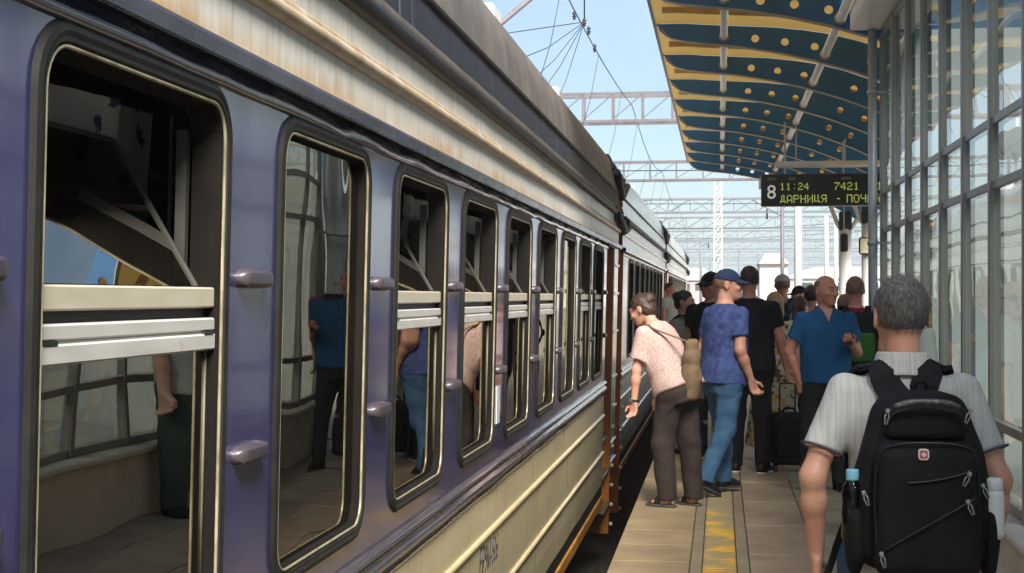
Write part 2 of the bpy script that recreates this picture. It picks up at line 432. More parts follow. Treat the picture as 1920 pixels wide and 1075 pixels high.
# paving: bands running along the track, each slab a part
BANDS = [('paving_slab', PE, -.186, .60, 'paving_tan'), ('border_slab', -.180, -.112, .60, 'paving_border'), ('tactile_slab', -.106, .092, .30, 'tactile'),
         ('border_slab', .098, .168, .60, 'paving_border'), ('paving_slab', .174, .585, .60, 'paving_pink'), ('paving_slab', .591, 1.045, .60, 'paving_grey'), ('paving_slab', 1.051, WX-.02, .60, 'paving_grey')]
for bi, (nm, x0, x1, ln, mk) in enumerate(BANDS):
    mb = MB(); mb.bbox(x0, x1, .003, ln-.003, -.032, 0, .003)
    if nm == 'tactile_slab':
        for k in range(4): mb.bbox(x0+.012, x1-.012, .025+k*.07, .055+k*.07, -.001, .004, .002)
    me = mb.mesh(nm); me.materials.append(M[mk])
    if nm == 'tactile_slab': worn_me = me.copy(); worn_me.materials.clear(); worn_me.materials.append(M['tactile_worn'])
    n = int(21/ln); off = (bi*.23) % ln
    for k in range(n):
        o = link_mesh(nm, me, None, platform, (0, .6 + off + k*ln, random.uniform(-.0012,.0012)))
        o.rotation_euler = (random.uniform(-.0012,.0012), random.uniform(-.002,.002), 0)
        if nm == 'tactile_slab' and .6+off+k*ln > 10.6 + random.uniform(-.5,.5): o.data = worn_me
    # beyond the slabs one can tell apart: one long strip of the same paving
    mb = MB(); mb.box(x0, x1, .6+off+n*ln+.004, 120, -.031, -.0005); mb.box(x0, x1, -11, .6+off-.004, -.031, -.0005)
    tag(mb.build('paving_strip', M['tactile_worn' if nm == 'tactile_slab' else mk], platform), kind='stuff')
mb = MB(); mb.box(WX-.02+.006, 11.9, 15.0, 200, -.031, -.001); mb.build('paving_strip', M['paving_grey'], platform)

# ------------------------------------------------------------------ the train
CANT = R(1.3)
TX = -1.16

def jit(amp, freq, seed):
    rs = np.random.RandomState(seed); ph = rs.rand(6)*6.28; fr = freq*(.5+rs.rand(6)*1.4)
    return lambda i, y: amp*sum(math.sin(fr[q]*y+ph[q]+i*.7) for q in range(6))/2.4

WW, PITCH = 1.01, 1.405
OZ0, OZ1, ORR = .82, 2.085, .125
def loop(inset): return rrect(inset, WW-inset, OZ0+inset, OZ1-inset, max(.02, ORR-inset))

def make_window(kind):
    """prototype: the gasket is the part; trim, reveal, panes and rails are its sub-parts"""
    parts = []
    mb = MB(); prev = None
    for ins, x in ((-.006,.001),(.003,.011),(.014,.015),(.024,.011),(.032,.012),(.038,.002)):
        cur = loop(ins)
        if prev: ring(mb, prev[0], prev[1], cur, x, True)
        prev = (cur, x)
    me = mb.mesh('window'); me.materials.append(M['rubber']); g = me
    # thin metal line
    mb = MB(); mb.tube([(.006, y, z) for y, z in loop(.042)], .0044, 6, closed=True)
    parts.append(('trim', mb.mesh('trim'), M['brass']))
    mb = MB(); prev = None
    for ins, x in ((.040,.004),(.048,-.002),(.050,-.026),(.051,-.070)):
        cur = loop(ins)
        if prev: ring(mb, prev[0], prev[1], cur, x, False)
        prev = (cur, x)
    parts.append(('reveal', mb.mesh('reveal'), M['reveal']))
    # glazing frame of the fixed part
    if kind == 'full':
        lp = loop(.052)
        mb = MB(); mb.add([(-.023, y, z) for y, z in lp], [list(range(len(lp)))])
        parts.append(('pane', mb.mesh('pane'), M['train_glass']))
    else:
        y0, y1 = .047, WW-.047
        lp = [(y, z) for y, z in loop(.052)]
        lo = [(y, z) for y, z in lp if z < 1.2]
        lo.sort(key=lambda p: 0)
        # lower pane: bottom arc of the loop closed with a straight top edge
        bot = [p for p in lp if p[1] < 1.2]
        right = [p for p in bot if p[0] > WW/2]; left = [p for p in bot if p[0] <= WW/2]
        poly = left + right + [(WW-.052, 1.486), (.052, 1.486)]
        mb = MB(); mb.add([(-.025, y, z) for y, z in poly], [list(range(len(poly)))])
        parts.append(('pane', mb.mesh('pane'), M['train_glass']))
        mb = MB(); mb.tube([(-.023, WW-.064, .95), (-.023, WW-.064, 1.476)], .0035, 5); parts.append(('pane_seal', mb.mesh('pane_seal'), M['seal']))
        mb = MB(); mb.bbox(-.060, -.004, y0+.003, y1-.003, 1.478, 1.516, .004); mb.bbox(-.060, -.010, y0+.003, y1-.003, 1.5165, 1.521, .001); mb.bbox(-.060, -.006, y0+.003, y1-.003, 1.5215, 1.552, .004)
        parts.append(('lower_rail', mb.mesh('lower_rail'), M['alu_white']))
        for ya in (y0+.03, y1-.075):
            mb = MB(); mb.box(-.020, -.0028, ya, ya+.055, 1.514, 1.5225); parts.append(('drain_slot', mb.mesh('drain_slot'), M['black']))
        mb = MB(); mb.box(-.058, -.030, y0, y1, 1.5525, 1.5745)
        parts.append(('gap_seal', mb.mesh('gap_seal'), M['black']))
        mb = MB(); mb.bbox(-.056, -.008, y0+.004, y1-.004, 1.575, 1.622, .004)
        parts.append(('hopper_rail', mb.mesh('hopper_rail'), M['alu_cream']))
        # hopper pane tipped inwards
        a0, a1 = (-.036, 1.624), (-.235, 1.955)
        mb = MB(); mb.add([(a0[0], y0+.03, a0[1]), (a0[0], y1-.055, a0[1]), (a1[0], y1-.075, a1[1]), (a1[0], y0+.03, a1[1])], [(0,1,2,3)])
        parts.append(('hopper_pane', mb.mesh('hopper_pane'), M['train_glass']))
        mb = MB()
        for p, q in (((a0[0], y1-.055, a0[1]), (a1[0], y1-.075, a1[1])), ((a1[0], y1-.075, a1[1]), (a1[0], y0+.03, a1[1]))): mb.bar(p, q, .008, .012)
        parts.append(('hopper_edge', mb.mesh('hopper_edge'), M['stile']))
        mb = MB(); mb.box(-.10, -.075, y1-.028, y1-.006, 1.60, 1.985)
        parts.append(('stile', mb.mesh('stile'), M['stile']))
        # curtain drawn across the upper left
        mb = MB(); n = 26; vs = []; fs = []
        for i in range(n+1):
            t = i/n; yy = .03 + t*1.22; xx = -.275 + .020*math.sin(t*19) + .010*math.sin(t*43)
            for z in (1.52, 1.70, 1.88, 2.06): vs.append((xx + .015*math.sin(z*9), yy + .02*(2.06-z)*math.sin(t*5), z))
        for i in range(n):
            for j in range(3): fs.append((i*4+j, i*4+4+j, i*4+5+j, i*4+1+j))
        mb.add(vs, fs, True); mb.add([(-.24,1.25,1.50),(-.24,1.275,1.50),(-.24,1.275,2.06),(-.24,1.25,2.06)], [(0,1,2,3)])
        parts.append(('curtain', mb.mesh('curtain'), M['curtain']))
    for nm, me, m in parts: me.materials.append(m)
    return g, parts
WIN = {k: make_window(k) for k in ('split', 'full')}
WIN['plain'] = (WIN['full'][0], [p for p in WIN['full'][1]])

def put_window(root, kind, y):
    g, parts = WIN[kind]
    w = link_mesh('window', g, None, root, (0, y, 0))
    for nm, me, m in parts: link_mesh(nm, me, None, w)
    return w

# grip: a pill-shaped pressed rib on the pillars
def grip_mesh():
    mb = MB(); L, hh, dd = .215, .024, .036; n = 18
    prof = [(0, hh), (dd*.80, hh*.86), (dd*.97, hh*.60), (dd, hh*.2), (dd*.98, -hh*.45), (dd*.80, -hh*.80), (0, -hh)]
    ys = []
    for i in range(n+1):
        ys.append(-L/2*math.cos(math.pi*i/n))
    vs = []; fs = []
    for y in ys:
        e = 1 - max(0, (abs(y)-(L/2-.028))/.028)**2
        e = math.sqrt(max(e, 0.03))
        for x, z in prof: vs.append((x*e, y, z*e))
    m = len(prof)
    for j in range(n):
        for i in range(m-1): fs.append((j*m+i, j*m+i+1, (j+1)*m+i+1, (j+1)*m+i))
    fs.append(list(range(m))[::-1]); fs.append([n*m+i for i in range(m)])
    mb.add(vs, fs, True); me = mb.mesh('grip'); me.materials.append(M['handle']); me.set_sharp_from_angle(angle=R(28)); return me
GRIP = grip_mesh()

def make_car(y0, y1, wins, side_to, label, wall, dull, cove, low, door=None, first_from=None, detail=True):
    """wins: list of (Y, kind); side_to: Y where the windowed wall stops; door: (Ya, Yb)"""
    root = empty('train_carriage', (TX - math.sin(CANT)*1.45, y0, 0)); root.rotation_euler = (0, CANT, 0)
    tag(root, label, 'train', 'carriages of the standing train')
    L = lambda Y: Y - y0
    S = L(first_from if first_from is not None else y0)
    E = L(side_to); Z = L(y1)
    step = .12 if detail else .8
    def stations(a, b): n = max(2, int((b-a)/step)); return [a + (b-a)*i/n for i in range(n+1)]
    # window wall
    mb = MB(); zb, zt = .60, 2.092
    a = S
    for i, (Y, k) in enumerate(wins):
        c0 = a; c1 = L(Y) + WW + (PITCH-WW)/2 if i < len(wins)-1 else E
        ins = .004
        I = rrect(L(Y)+ins, L(Y)+WW-ins, OZ0+ins, OZ1-ins, ORR-ins)
        C = cell_loop(c0, c1, zb, zt, L(Y)+ins, L(Y)+WW-ins, OZ0+ins, OZ1-ins, ORR-ins)
        ring(mb, C, 0.0, I, 0.0)
        a = c1
    mb.build('side_wall', M[wall], root)
    # panels swept along the car
    s_ = stations(S, E); f_ = stations(0, Z)
    bead = lambda z: [(.001,z+.022),(.010,z+.018),(.016,z+.008),(.016,z-.006),(.009,z-.016),(.001,z-.020)]
    lowp = [(0,.598),(0,.405),(0,.02),(0,-.16),(-.006,-.318)]
    mb = MB(); mb.sweep_y(lowp, s_, smooth=False, jitter=jit(.0016, 3.0, 5)); mb.build('lower_panel', M[low], root)
    for z in (.385, .005) + ((-.20,) if False else ()):
        mb = MB(); mb.sweep_y(bead(z), s_); mb.build('bead', M['cream_bead' if low == 'cream_low' else low], root)
    mb = MB(); mb.sweep_y([(0,.748),(.016,.742),(.027,.728),(.027,.714),(.014,.703),(.006,.698),(.008,.690),(.022,.684),(.027,.668),(.020,.630),(.004,.600),(0,.596)], s_, jitter=jit(.0012, 5, 9))
    mb.build('moulding', M[dull], root)
    mb = MB(); mb.sweep_y([(0,2.086),(.010,2.091),(.016,2.099),(.015,2.110),(.009,2.122),(.003,2.132),(0,2.140)], s_, jitter=jit(.0035, 12, 3)); mb.build('cove', M[cove], root)
    mb = MB(); mb.sweep_y([(.030,2.138),(.042,2.140),(.044,2.172),(.036,2.184),(0,2.187)], f_, smooth=False); mb.build('drip_rail', M['violet_dark' if low == 'cream_low' else 'pale'], root)
    mb = MB(); mb.sweep_y([(0,2.1875),(-.002,2.24),(-.002,2.33),(-.002,2.42),(-.004,2.497)], f_, jitter=jit(.0016, 4, 2)); mb.build('upper_panel', M['cream_up' if low == 'cream_low' else 'pale'], root)
    mb = MB(); mb.sweep_y([(0,2.322),(.014,2.326),(.026,2.338),(.030,2.352),(.022,2.364),(.012,2.368),(.014,2.376),(.008,2.388),(0,2.391)], f_); mb.build('upper_bead', M['bead_up' if low == 'cream_low' else 'pale'], root)
    mb = MB(); mb.sweep_y([(-.006,2.494),(.020,2.499),(.036,2.508),(.040,2.532),(.034,2.552),(.020,2.556),(0,2.553)], f_, jitter=jit(.002, 6, 4)); mb.build('gutter', M['gutter'], root)
    mb = MB(); mb.sweep_y([(0,2.556),(.008,2.566),(.006,2.590),(-.004,2.612)], f_); mb.build('roof_rail', M['roof_rail' if low == 'cream_low' else 'pale'], root)
    mb = MB(); mb.sweep_y([(-.004,2.612),(-.008,2.69),(-.020,2.768)], f_, jitter=jit(.002, 8, 8)); mb.build('roof_side', M['roof_side' if low == 'cream_low' else 'pale'], root)
    mb = MB(); mb.sweep_y([(-.018,2.764),(-.004,2.770),(-.004,2.786),(-.020,2.794)], f_, smooth=False); mb.build('roof_seam', M['gutter'], root)
    rp = [(-.022,2.792),(-.040,2.95),(-.085,3.11),(-.19,3.245),(-.42,3.37),(-.95,3.46),(-1.74,3.49),(-2.53,3.46),(-3.06,3.37),(-3.29,3.245),(-3.39,3.11),(-3.46,2.79)]
    mb = MB(); mb.sweep_y(rp, f_[::2] if f_[-1] == f_[::2][-1] else f_[::2]+[f_[-1]]); mb.build('roof', M['roof' if low == 'cream_low' else 'pale'], root)
    # skirt
    mb = MB(); mb.sweep_y([(-.006,-.318),(-.004,-.325),(-.006,-.425)], s_, smooth=False); mb.build('skirt', M['rubber'], root)
    mb = MB(); mb.sweep_y([(-.010,-.428),(.010,-.432),(.010,-.52),(-.010,-.535)], s_, smooth=False); mb.build('orange_band', M['orange_strip'], root)
    mb = MB(); mb.box(-3.2, -.22, .3, Z-.3, -1.0, -.50); mb.build('underframe', M['under'], root)
    # far side, floor, interior
    mb = MB(); mb.add([(-3.48,0,-.3),(-3.48,Z,-.3),(-3.46,Z,2.79),(-3.46,0,2.79)], [(0,1,2,3)]); mb.build('far_wall', M['interior'], root)
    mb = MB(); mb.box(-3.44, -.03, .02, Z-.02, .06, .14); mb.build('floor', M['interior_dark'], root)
    mb = MB(); mb.sweep_y([(-.06,2.12),(-.25,2.30),(-.7,2.42),(-1.74,2.46),(-2.8,2.42),(-3.3,2.3),(-3.45,2.1)], [.05, Z-.05]); mb.build('interior_ceiling', M['interior'], root)
    for yy in (0.02, Z-.06):
        mb = MB(); mb.add([(-.02,yy,-.5),(-.02,yy,2.79),(-.09,yy,3.1),(-.4,yy,3.35),(-1.0,yy,3.45),(-1.74,yy,3.48),(-2.5,yy,3.45),(-3.1,yy,3.35),(-3.4,yy,3.1),(-3.46,yy,2.79),(-3.46,yy,-.5)], [list(range(11))])
        mb.build('end_wall', M['orange'], root)
    for Y, k in wins:
        put_window(root, k, L(Y))
    if detail:
        for Y, k in wins:
            mb = None
            for z in (1.645, 1.215): link_mesh('grip', GRIP, None, root, (0, L(Y)+WW+(PITCH-WW)/2 - .02, z))
            if Y > 0:
                mb = MB(); mb.bbox(-1.35, -.30, L(Y)+1.05, L(Y)+1.15, .14, 1.32, .03); mb.build('seat_back', M['seat'], root)
                mb = MB(); mb.tube([(-.42, L(Y)-.1, 1.93), (-.42, L(Y)+1.3, 1.93)], .012, 6); mb.build('luggage_rail', M['steel'], root)
    return root

wins1 = [(2.35 + PITCH*i, 'full' if i in (1, 6, -2) else 'split') for i in range(-2, 9)]
car1 = make_car(-4.0, 16.80, wins1, 15.10, 'nearest carriage, violet window band over cream lower panels', 'violet', 'violet_dull', 'cove', 'cream_low', first_from=-1.5)
CAR1Y = -4.0
# doorway and end bay of the nearest carriage
def doorway(root, y0, ya, yb, yend, pale='pale'):
    L = lambda Y: Y - y0
    mb = MB(); mb.box(-.35, -.012, L(yb), L(yb)+.045, -.95, 2.12); mb.box(-.012, .014, L(yb)-.002, L(yb)+.10, -.95, 2.12); mb.build('door_jamb', M['orange'], root)
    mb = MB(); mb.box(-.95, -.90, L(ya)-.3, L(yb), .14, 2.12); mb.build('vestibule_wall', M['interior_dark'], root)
    mb = MB(); mb.box(-.9, .02, L(ya), L(yb)+.1, 2.121, 2.134); mb.build('door_head', M['black'], root)
    for z, x in ((.11, -.02), (-.24, .015), (-.60, .03)):
        mb = MB(); mb.bbox(-.34, x, L(ya)+.02, L(yb)-.01, z-.03, z, .004); mb.build('step', M['steel'], root)
    mb = MB(); mb.add([(0,L(yb)+.101,-.30),(0,L(yend),-.30),(0,L(yend),2.137),(0,L(yb)+.101,2.137)], [(0,1,2,3)]); mb.build('end_panel', M[pale], root)
    for z in (-.2, .005, .385, .72, 1.22, 1.64, 1.95):
        mb = MB(); mb.bbox(.001, .020, L(yb)+.11, L(yend)-.01, z-.016, z+.016, .006); mb.build('bead', M[pale], root)
    for k in range(7):
        mb = MB(); mb.lathe([(.0,-.02),(.016,-.018),(.02,0),(.016,.018),(0,.02)], 8, (.035, L(yb)+.05, -.85 + k*.21)); mb.build('stud', M['tube_white'], root)
doorway(car1, CAR1Y, 15.12, 15.93, 16.79)
car2 = make_car(17.48, 31.2, [(18.75 + PITCH*i, 'plain') for i in range(8)], 30.35, 'second carriage, cream with sky glare put into its colour, behind the pink-bloused woman', 'pale', 'pale', 'pale', 'pale', first_from=17.50, detail=False)
doorway(car2, 17.48, 30.4, 30.95, 31.19)
car3 = make_car(31.95, 51.5, [(33.3 + PITCH*i, 'plain') for i in range(12)], 51.4, 'farthest carriage, cream with sky glare put into its colour, at the end of the train', 'pale', 'pale', 'pale', 'pale', first_from=31.97, detail=False)
# orange post at the near end of the second carriage, with studs
for c, y0 in ((car2, 17.48), (car3, 31.95)):
    mb = MB(); mb.box(-.30, .012, -.02, .05, -.95, 2.12); mb.build('corner_post', M['orange'], c)
    for k in range(7):
        mb = MB(); mb.lathe([(.0,-.02),(.016,-.018),(.02,0),(.016,.018),(0,.02)], 8, (.03, .03, -.9 + k*.24)); mb.build('stud', M['tube_white'], c)
# black hoses and cables between the carriages
def hoses(root, yl, gap):
    for i, (x, z, sag, r) in enumerate(((.0, 2.46, .10, .045), (-.06, 2.55, .14, .05), (-.03, 2.95, .20, .040), (-.08, 3.02, .28, .035), (-.15, 3.12, .18, .04))):
        mb = MB(); mb.tube([(x+.03, yl-.75+i*.06, z+.02), (x+.05, yl-.35, z-.02), (x+.04, yl+gap*.5, z-sag), (x+.05, yl+gap+.25, z-.03), (x+.03, yl+gap+.6, z)], r, 8)
        mb.build('jumper_hose', M['gutter'], root)
    for yy in (yl-.55, yl+gap+.35):
        mb = MB(); mb.bbox(-.02, .075, yy-.22, yy+.22, 2.43, 2.53, .02); mb.build('cable_box', M['gutter'], root)
hoses(car1, 20.8, .68); hoses(car2, 13.72, .75); hoses(car3, 19.4, .4)
# bellows in the gaps
for c, a, b in ((car1, 20.80, 21.48), (car2, 13.72, 14.47)):
    mb = MB(); n = 7
    for k in range(n):
        y = a + (b-a)*(k+.5)/n; w = (b-a)/n*.42
        mb.box(-2.6, -.55, y-w, y+w, -.3, 2.6)
    tag(mb.build('gangway_bellows', M['rubber'], c), kind='stuff')
# running number
me = text_mesh('ЕР9М-506', .20, .0008, .95); me.materials.append(M['lettering'])
o = link_mesh('running_number', me, None, car1, (.0024, 7.56+4.0, .262)); o.rotation_euler = (R(90), 0, R(90)); o.scale = (.72, 1, 1)
mb = MB(); mb.bbox(.001, .006, 7.77+4-.08, 7.77+4+.03, .93, 1.13, .001); mb.build('notice_card', M['sticker'], car1)
# roof ventilators
for Y in (13.2, 9.4, 5.5, 25.0):
    c, y0 = (car1, -4.0) if Y < 17 else (car2, 17.48)
    mb = MB(); mb.bbox(-.52, -.30, Y-y0-.16, Y-y0+.16, 3.25, 3.46, .02); mb.build('roof_vent', M['tube_white'], c)
# ------------------------------------------------------------------ glass wall of the station hall
WY0, WY1 = -6.45, 14.08
BAY = .934
wall = tag(empty('glass_wall', (WX, WY0, 0)), 'tall glazed station wall in grey metal frames on a low stone plinth, right', 'wall')
nb = int(round((WY1-WY0)/BAY)); BAY = (WY1-WY0)/nb
ZR = [.50, .90, 2.217, 2.574, 4.05]
# plinth stones
mbp = MB(); mbp.bbox(-.12, .25, .003, 2*BAY-.003, 0, .44, .006); pm = mbp.mesh('plinth_stone'); pm.materials.append(M['stone'])
mbp = MB(); mbp.bbox(-.16, .27, .003, 2*BAY-.003, .4405, .478, .008); cm = mbp.mesh('coping_stone'); cm.materials.append(M['stone'])
for k in range(nb//2):
    link_mesh('plinth_stone', pm, None, wall, (0, k*2*BAY, 0)); link_mesh('coping_stone', cm, None, wall, (0, k*2*BAY, 0))
mb = MB(); mb.bbox(-.030, .050, -.026, .026, .479, 4.05, .004); mm = mb.mesh('mullion'); mm.materials.append(M['mullion'])
for k in range(nb+1): link_mesh('mullion', mm, None, wall, (0, k*BAY, 0))
panes = {}
for i, z in enumerate(ZR):
    h = .05 if 0 < i < 4 else .06
    mb = MB(); mb.bbox(-.014, .050, .0245, BAY-.0245, z-h/2, z+h/2, .004); tm = mb.mesh('transom'); tm.materials.append(M['mullion'])
    for k in range(nb): link_mesh('transom', tm, None, wall, (0, k*BAY, 0))
    if i < 4:
        mb = MB(); mb.add([(0,.027,z+.026),(0,BAY-.027,z+.026),(0,BAY-.027,ZR[i+1]-.026),(0,.027,ZR[i+1]-.026)], [(0,3,2,1)])
        gm = mb.mesh('pane'); gm.materials.append(M['wall_glass'])
        for k in range(nb):
            o = link_mesh('pane', gm, None, wall, (0, k*BAY, 0))
            o.rotation_euler = (0, random.uniform(-.002,.002), random.uniform(-.0022,.0022))
LY = WY1 - WY0
mb = MB(); mb.bbox(-.30, .40, -.2, LY+.02, 4.085, 4.62, .01); mb.build('fascia', M['fascia'], wall)
mb = MB(); mb.bbox(.001, 4.6, LY+.03, LY+.16, 0, 4.08, .006); mb.build('return_wall', M['fascia'], wall)
# hall behind the glass
mb = MB(); mb.box(4.5, 4.6, -.2, LY, 0, 4.35); mb.build('hall_back_wall', M['hall_wall'], wall)
M['added_skylight'] = mat('added_skylight', (.7,.72,.72), rough=.5)  # unseen clear roof, added to let daylight brighten the hall and the train side
_nt = M['added_skylight'].node_tree; _tr = _nt.nodes.new('ShaderNodeBsdfTransparent'); _tr.inputs[0].default_value = (.88,.90,.90,1)
_mx = _nt.nodes.new('ShaderNodeMixShader'); _mx.inputs[0].default_value = .85
_nt.links.new(_nt.nodes['Principled BSDF'].outputs[0], _mx.inputs[1]); _nt.links.new(_tr.outputs[0], _mx.inputs[2]); _nt.links.new(_mx.outputs[0], _nt.nodes['Material Output'].inputs['Surface'])
for k in range(nb//2):
    mb = MB(); mb.add([(.41, k*2*BAY+.03, 4.3),(4.5, k*2*BAY+.03, 4.3),(4.5, (k+1)*2*BAY-.03, 4.3),(.41, (k+1)*2*BAY-.03, 4.3)], [(0,1,2,3)]); mb.build('added_skylight', M['added_skylight'], wall)
    mb = MB(); mb.bar((.41, k*2*BAY, 4.25), (4.5, k*2*BAY, 4.25), .06, .18); mb.build('added_skylight_beam', M['mullion'], wall)
mb = MB(); mb.box(.26, 4.5, -.2, LY, 0.0, .05); mb.build('hall_floor', M['hall_floor'], wall)
for k in range(4):
    mb = MB(); mb.bbox(2.4, 2.75, 2.5+k*4.6, 2.85+k*4.6, .05, 4.0, .02); mb.build('hall_pillar', M['fascia'], wall)
# downpipe
dp = tag(empty('downpipe', (WX-.10, WY1-.03, 0)), 'grey vertical downpipe at the far corner of the glazed wall', 'pipe')
mb = MB(); mb.tube([(0,0,.02),(0,0,2.0),(0,0,4.08)], .042, 12); mb.build('pipe', M['pipe'], dp)
for z in (.7, 2.1, 3.5):
    mb = MB(); mb.tube([(0,0,z-.02),(0,0,z+.02)], .050, 12); mb.bar((0.02,0,z),(.1,0,z),.02); mb.build('bracket', M['pipe'], dp)

# ------------------------------------------------------------------ platform canopy
canopy = tag(empty('platform_canopy', (0, -3, 0)), 'blue ribbed platform canopy with yellow ceiling and round holes, above the crowd', 'canopy')
RS = 2.1
def zb(x):   # underside of a rib
    xs = [-.72,-.66,-.58,-.45,-.2,.2,.6,1.0,1.5,2.0,2.6,3.3,4.2]
    zs = [4.66,4.54,4.47,4.43,4.395,4.35,4.28,4.185,4.03,3.83,3.52,3.10,2.9]
    return float(np.interp(x, xs, zs))
def zd(x):   # underside of the deck
    return zb(max(x, -.40)) + float(np.interp(x, [-.4,.2,1.2,2.0], [.19,.22,.33,.36]))
HOLES = [.38,.70,1.02,1.62,1.94]
def rib_mesh(xmax):
    mb = MB(); th = .012; hr = .043
    hx = [h for h in HOLES if h + .12 < xmax]
    cuts = [-.72,-.66,-.58,-.45,-.2,.1]
    segs = []
    x = -.72; pts = []
    # build list of x stations with hole cells of width .2
    cells = [(h-.10, h+.10, h) for h in hx]
    stations = sorted(set([c for c in [-.72,-.69,-.66,-.62,-.58,-.52,-.45,-.35,-.2,0,.15] if c < xmax] + [round(a,3) for a,_,_ in cells] + [round(b,3) for _,b,_ in cells] + [c for c in (1.3,1.42,2.2,2.4,2.6,2.8,3.0,3.2) if c < xmax] + [xmax]))
    for a, b in zip(stations, stations[1:]):
        h = next((c[2] for c in cells if abs(c[0]-a) < 1e-3 and abs(c[1]-b) < 1e-3), None)
        q = [(a, zb(a)), (b, zb(b)), (b, zd(b)), (a, zd(a))]
        if h is None:
            for s in (-1, 1):
                vs = [(x_, s*th, z_) for x_, z_ in q]
                mb.add(vs, [(0,1,2,3) if s < 0 else (3,2,1,0)])
        else:
            cz = (zb(h)+zd(h))/2 - .01; n = 16
            circ = [(h+hr*math.cos(2*math.pi*(k+.5)/n - math.pi*.75), cz+hr*math.sin(2*math.pi*(k+.5)/n - math.pi*.75)) for k in range(n)]
            out = []
            for e in range(4):
                p, r_ = q[e], q[(e+1) % 4]
                for k in range(4):
                    t = (k+.5)/4; out.append((p[0]+(r_[0]-p[0])*t, p[1]+(r_[1]-p[1])*t))
            for s in (-1, 1):
                vs = [(x_, s*th, z_) for x_, z_ in out] + [(x_, s*th, z_) for x_, z_ in circ] + [(x_, s*th, z_) for x_, z_ in q]
                fs = []
                for k in range(n):
                    k2 = (k+1) % n
                    if k % 4 == 3: f = (k, 2*n + ((k//4)+1) % 4, k2, n+k2, n+k)
                    else: f = (k, k2, n+k2, n+k)
                    fs.append(f if s < 0 else f[::-1])
                mb.add(vs, fs)
            vs = [(x_, -th, z_) for x_, z_ in circ] + [(x_, th, z_) for x_, z_ in circ]
            mb.add(vs, [(k, n+k, n+(k+1) % n, (k+1) % n) for k in range(n)], True)
    return mb
def flange_mesh(xmax):
    mb = MB(); xs = list(np.linspace(-.70, xmax, 26)); vs = []; fs = []
    for x in xs:
        z = zb(x)
        vs += [(x,-.045,z-.014),(x,.045,z-.014),(x,.045,z-.001),(x,-.045,z-.001)]
    for i in range(len(xs)-1):
        for k in range(4): fs.append((i*4+k, i*4+(k+1) % 4, i*4+4+(k+1) % 4, i*4+4+k))
    mb.add(vs, fs); return mb
def deck_mesh(x0, x1, ln):
    mb = MB(); xs = list(np.linspace(x0, x1, 22)); vs = []; fs = []
    for x in xs:
        z = zd(x) + .001
        vs += [(x,.014,z),(x,ln-.014,z)]
    for i in range(len(xs)-1):
        fs.append((i*2, i*2+2, i*2+3, i*2+1))
    mb.add(vs, fs, True); return mb
def purlin_mesh(xmax):
    mb = MB(); xs = list(np.linspace(-.60, xmax, 22)); vs = []; fs = []
    for x in xs:
        z = zd(x)
        vs += [(x,-.03,z-.055),(x,.03,z-.055),(x,.03,z),(x,-.03,z)]
    for i in range(len(xs)-1):
        for k in range(4): fs.append((i*4+k, i*4+(k+1) % 4, i*4+4+(k+1) % 4, i*4+4+k))
    mb.add(vs, fs); return mb
CM = {}
for nm, xm in (('short', 1.16), ('long', 3.2)):
    CM[nm] = []
    for part, fn, m in (('rib', rib_mesh, 'rib_blue'), ('flange', flange_mesh, 'rib_edge'), ('purlin', purlin_mesh, 'purlin')):
        me = fn(xm).mesh(part); me.materials.append(M[m]); CM[nm].append(me)
    me = deck_mesh(-.70, xm, RS).mesh('ceiling_panel'); me.materials.append(M['deck_yellow']); CM[nm].append(me)
RIBY = [14.30 + RS*k for k in range(-2, 10)]
for i, Y in enumerate(RIBY):
    ks = 'long' if Y > 14.2 else 'short'
    rb = link_mesh('rib', CM[ks][0], None, canopy, (0, Y+3, 0)); link_mesh('flange', CM[ks][1], None, rb)
    if i < len(RIBY)-1:
        k2 = 'long' if Y > 14.2 else 'short'
        link_mesh('ceiling_panel', CM[k2][3], None, canopy, (0, Y+3, 0))
        link_mesh('purlin', CM[k2][2], None, canopy, (0, Y+3+RS*.55, 0))
CY0, CY1 = RIBY[0], RIBY[-1]
mb = MB(); mb.sweep_y([(-.735,4.60),(-.705,4.60),(-.69,4.66),(-.69,4.80),(-.735,4.80)], [CY0+3, CY1+3], closed=True, smooth=False); mb.build('edge_beam', M['canopy_top'], canopy)
for tx, tr in ((.04, .040), (1.30-.17, .045)):
    mb = MB(); mb.tube([(tx, CY0+3, zb(tx)+.09), (tx, CY1+3-.3, zb(tx)+.09)], tr, 10); mb.build('conduit_tube', M['tube_white'], canopy)
    for Y in RIBY:
        mb = MB(); mb.tube([(tx, Y+3-.03, zb(tx)+.09), (tx, Y+3+.03, zb(tx)+.09)], tr+.018, 12); mb.build('collar', M['rib_edge'], canopy)
# canopy columns with forked heads
def column(X, Y, r, label):
    c = tag(empty('canopy_column', (X, Y, 0)), label, 'column', 'columns under the far end of the canopy')
    zt = zb(X)
    mb = MB(); mb.lathe([(r*1.5,0),(r*1.5,.03),(r*1.02,.05),(r,.10),(r,zt-.45)], 18); mb.build('shaft', M['column'], c)
    mb = MB(); mb.tube([(0,0,zt-.62),(-.16,0,zt-.38),(-.36,0,zb(X-.36)-.02)], .045, 8); mb.build('arm', M['column'], c)
    mb = MB(); mb.tube([(0,0,zt-.62),(.16,0,zt-.40),(.30,0,zb(X+.30)-.02)], .045, 8); mb.build('arm', M['column'], c)
    mb = MB(); mb.bbox(-.13,.13,-.13,.13,zt-.50,zt-.10,.03); mb.build('head', M['rubber'], c)
    return c
column(2.62, 32.0, .13, 'forked grey canopy column under the far end, left of the small yellow sign')
c2 = column(2.72, 28.1, .125, 'grey canopy column carrying the small yellow sign')
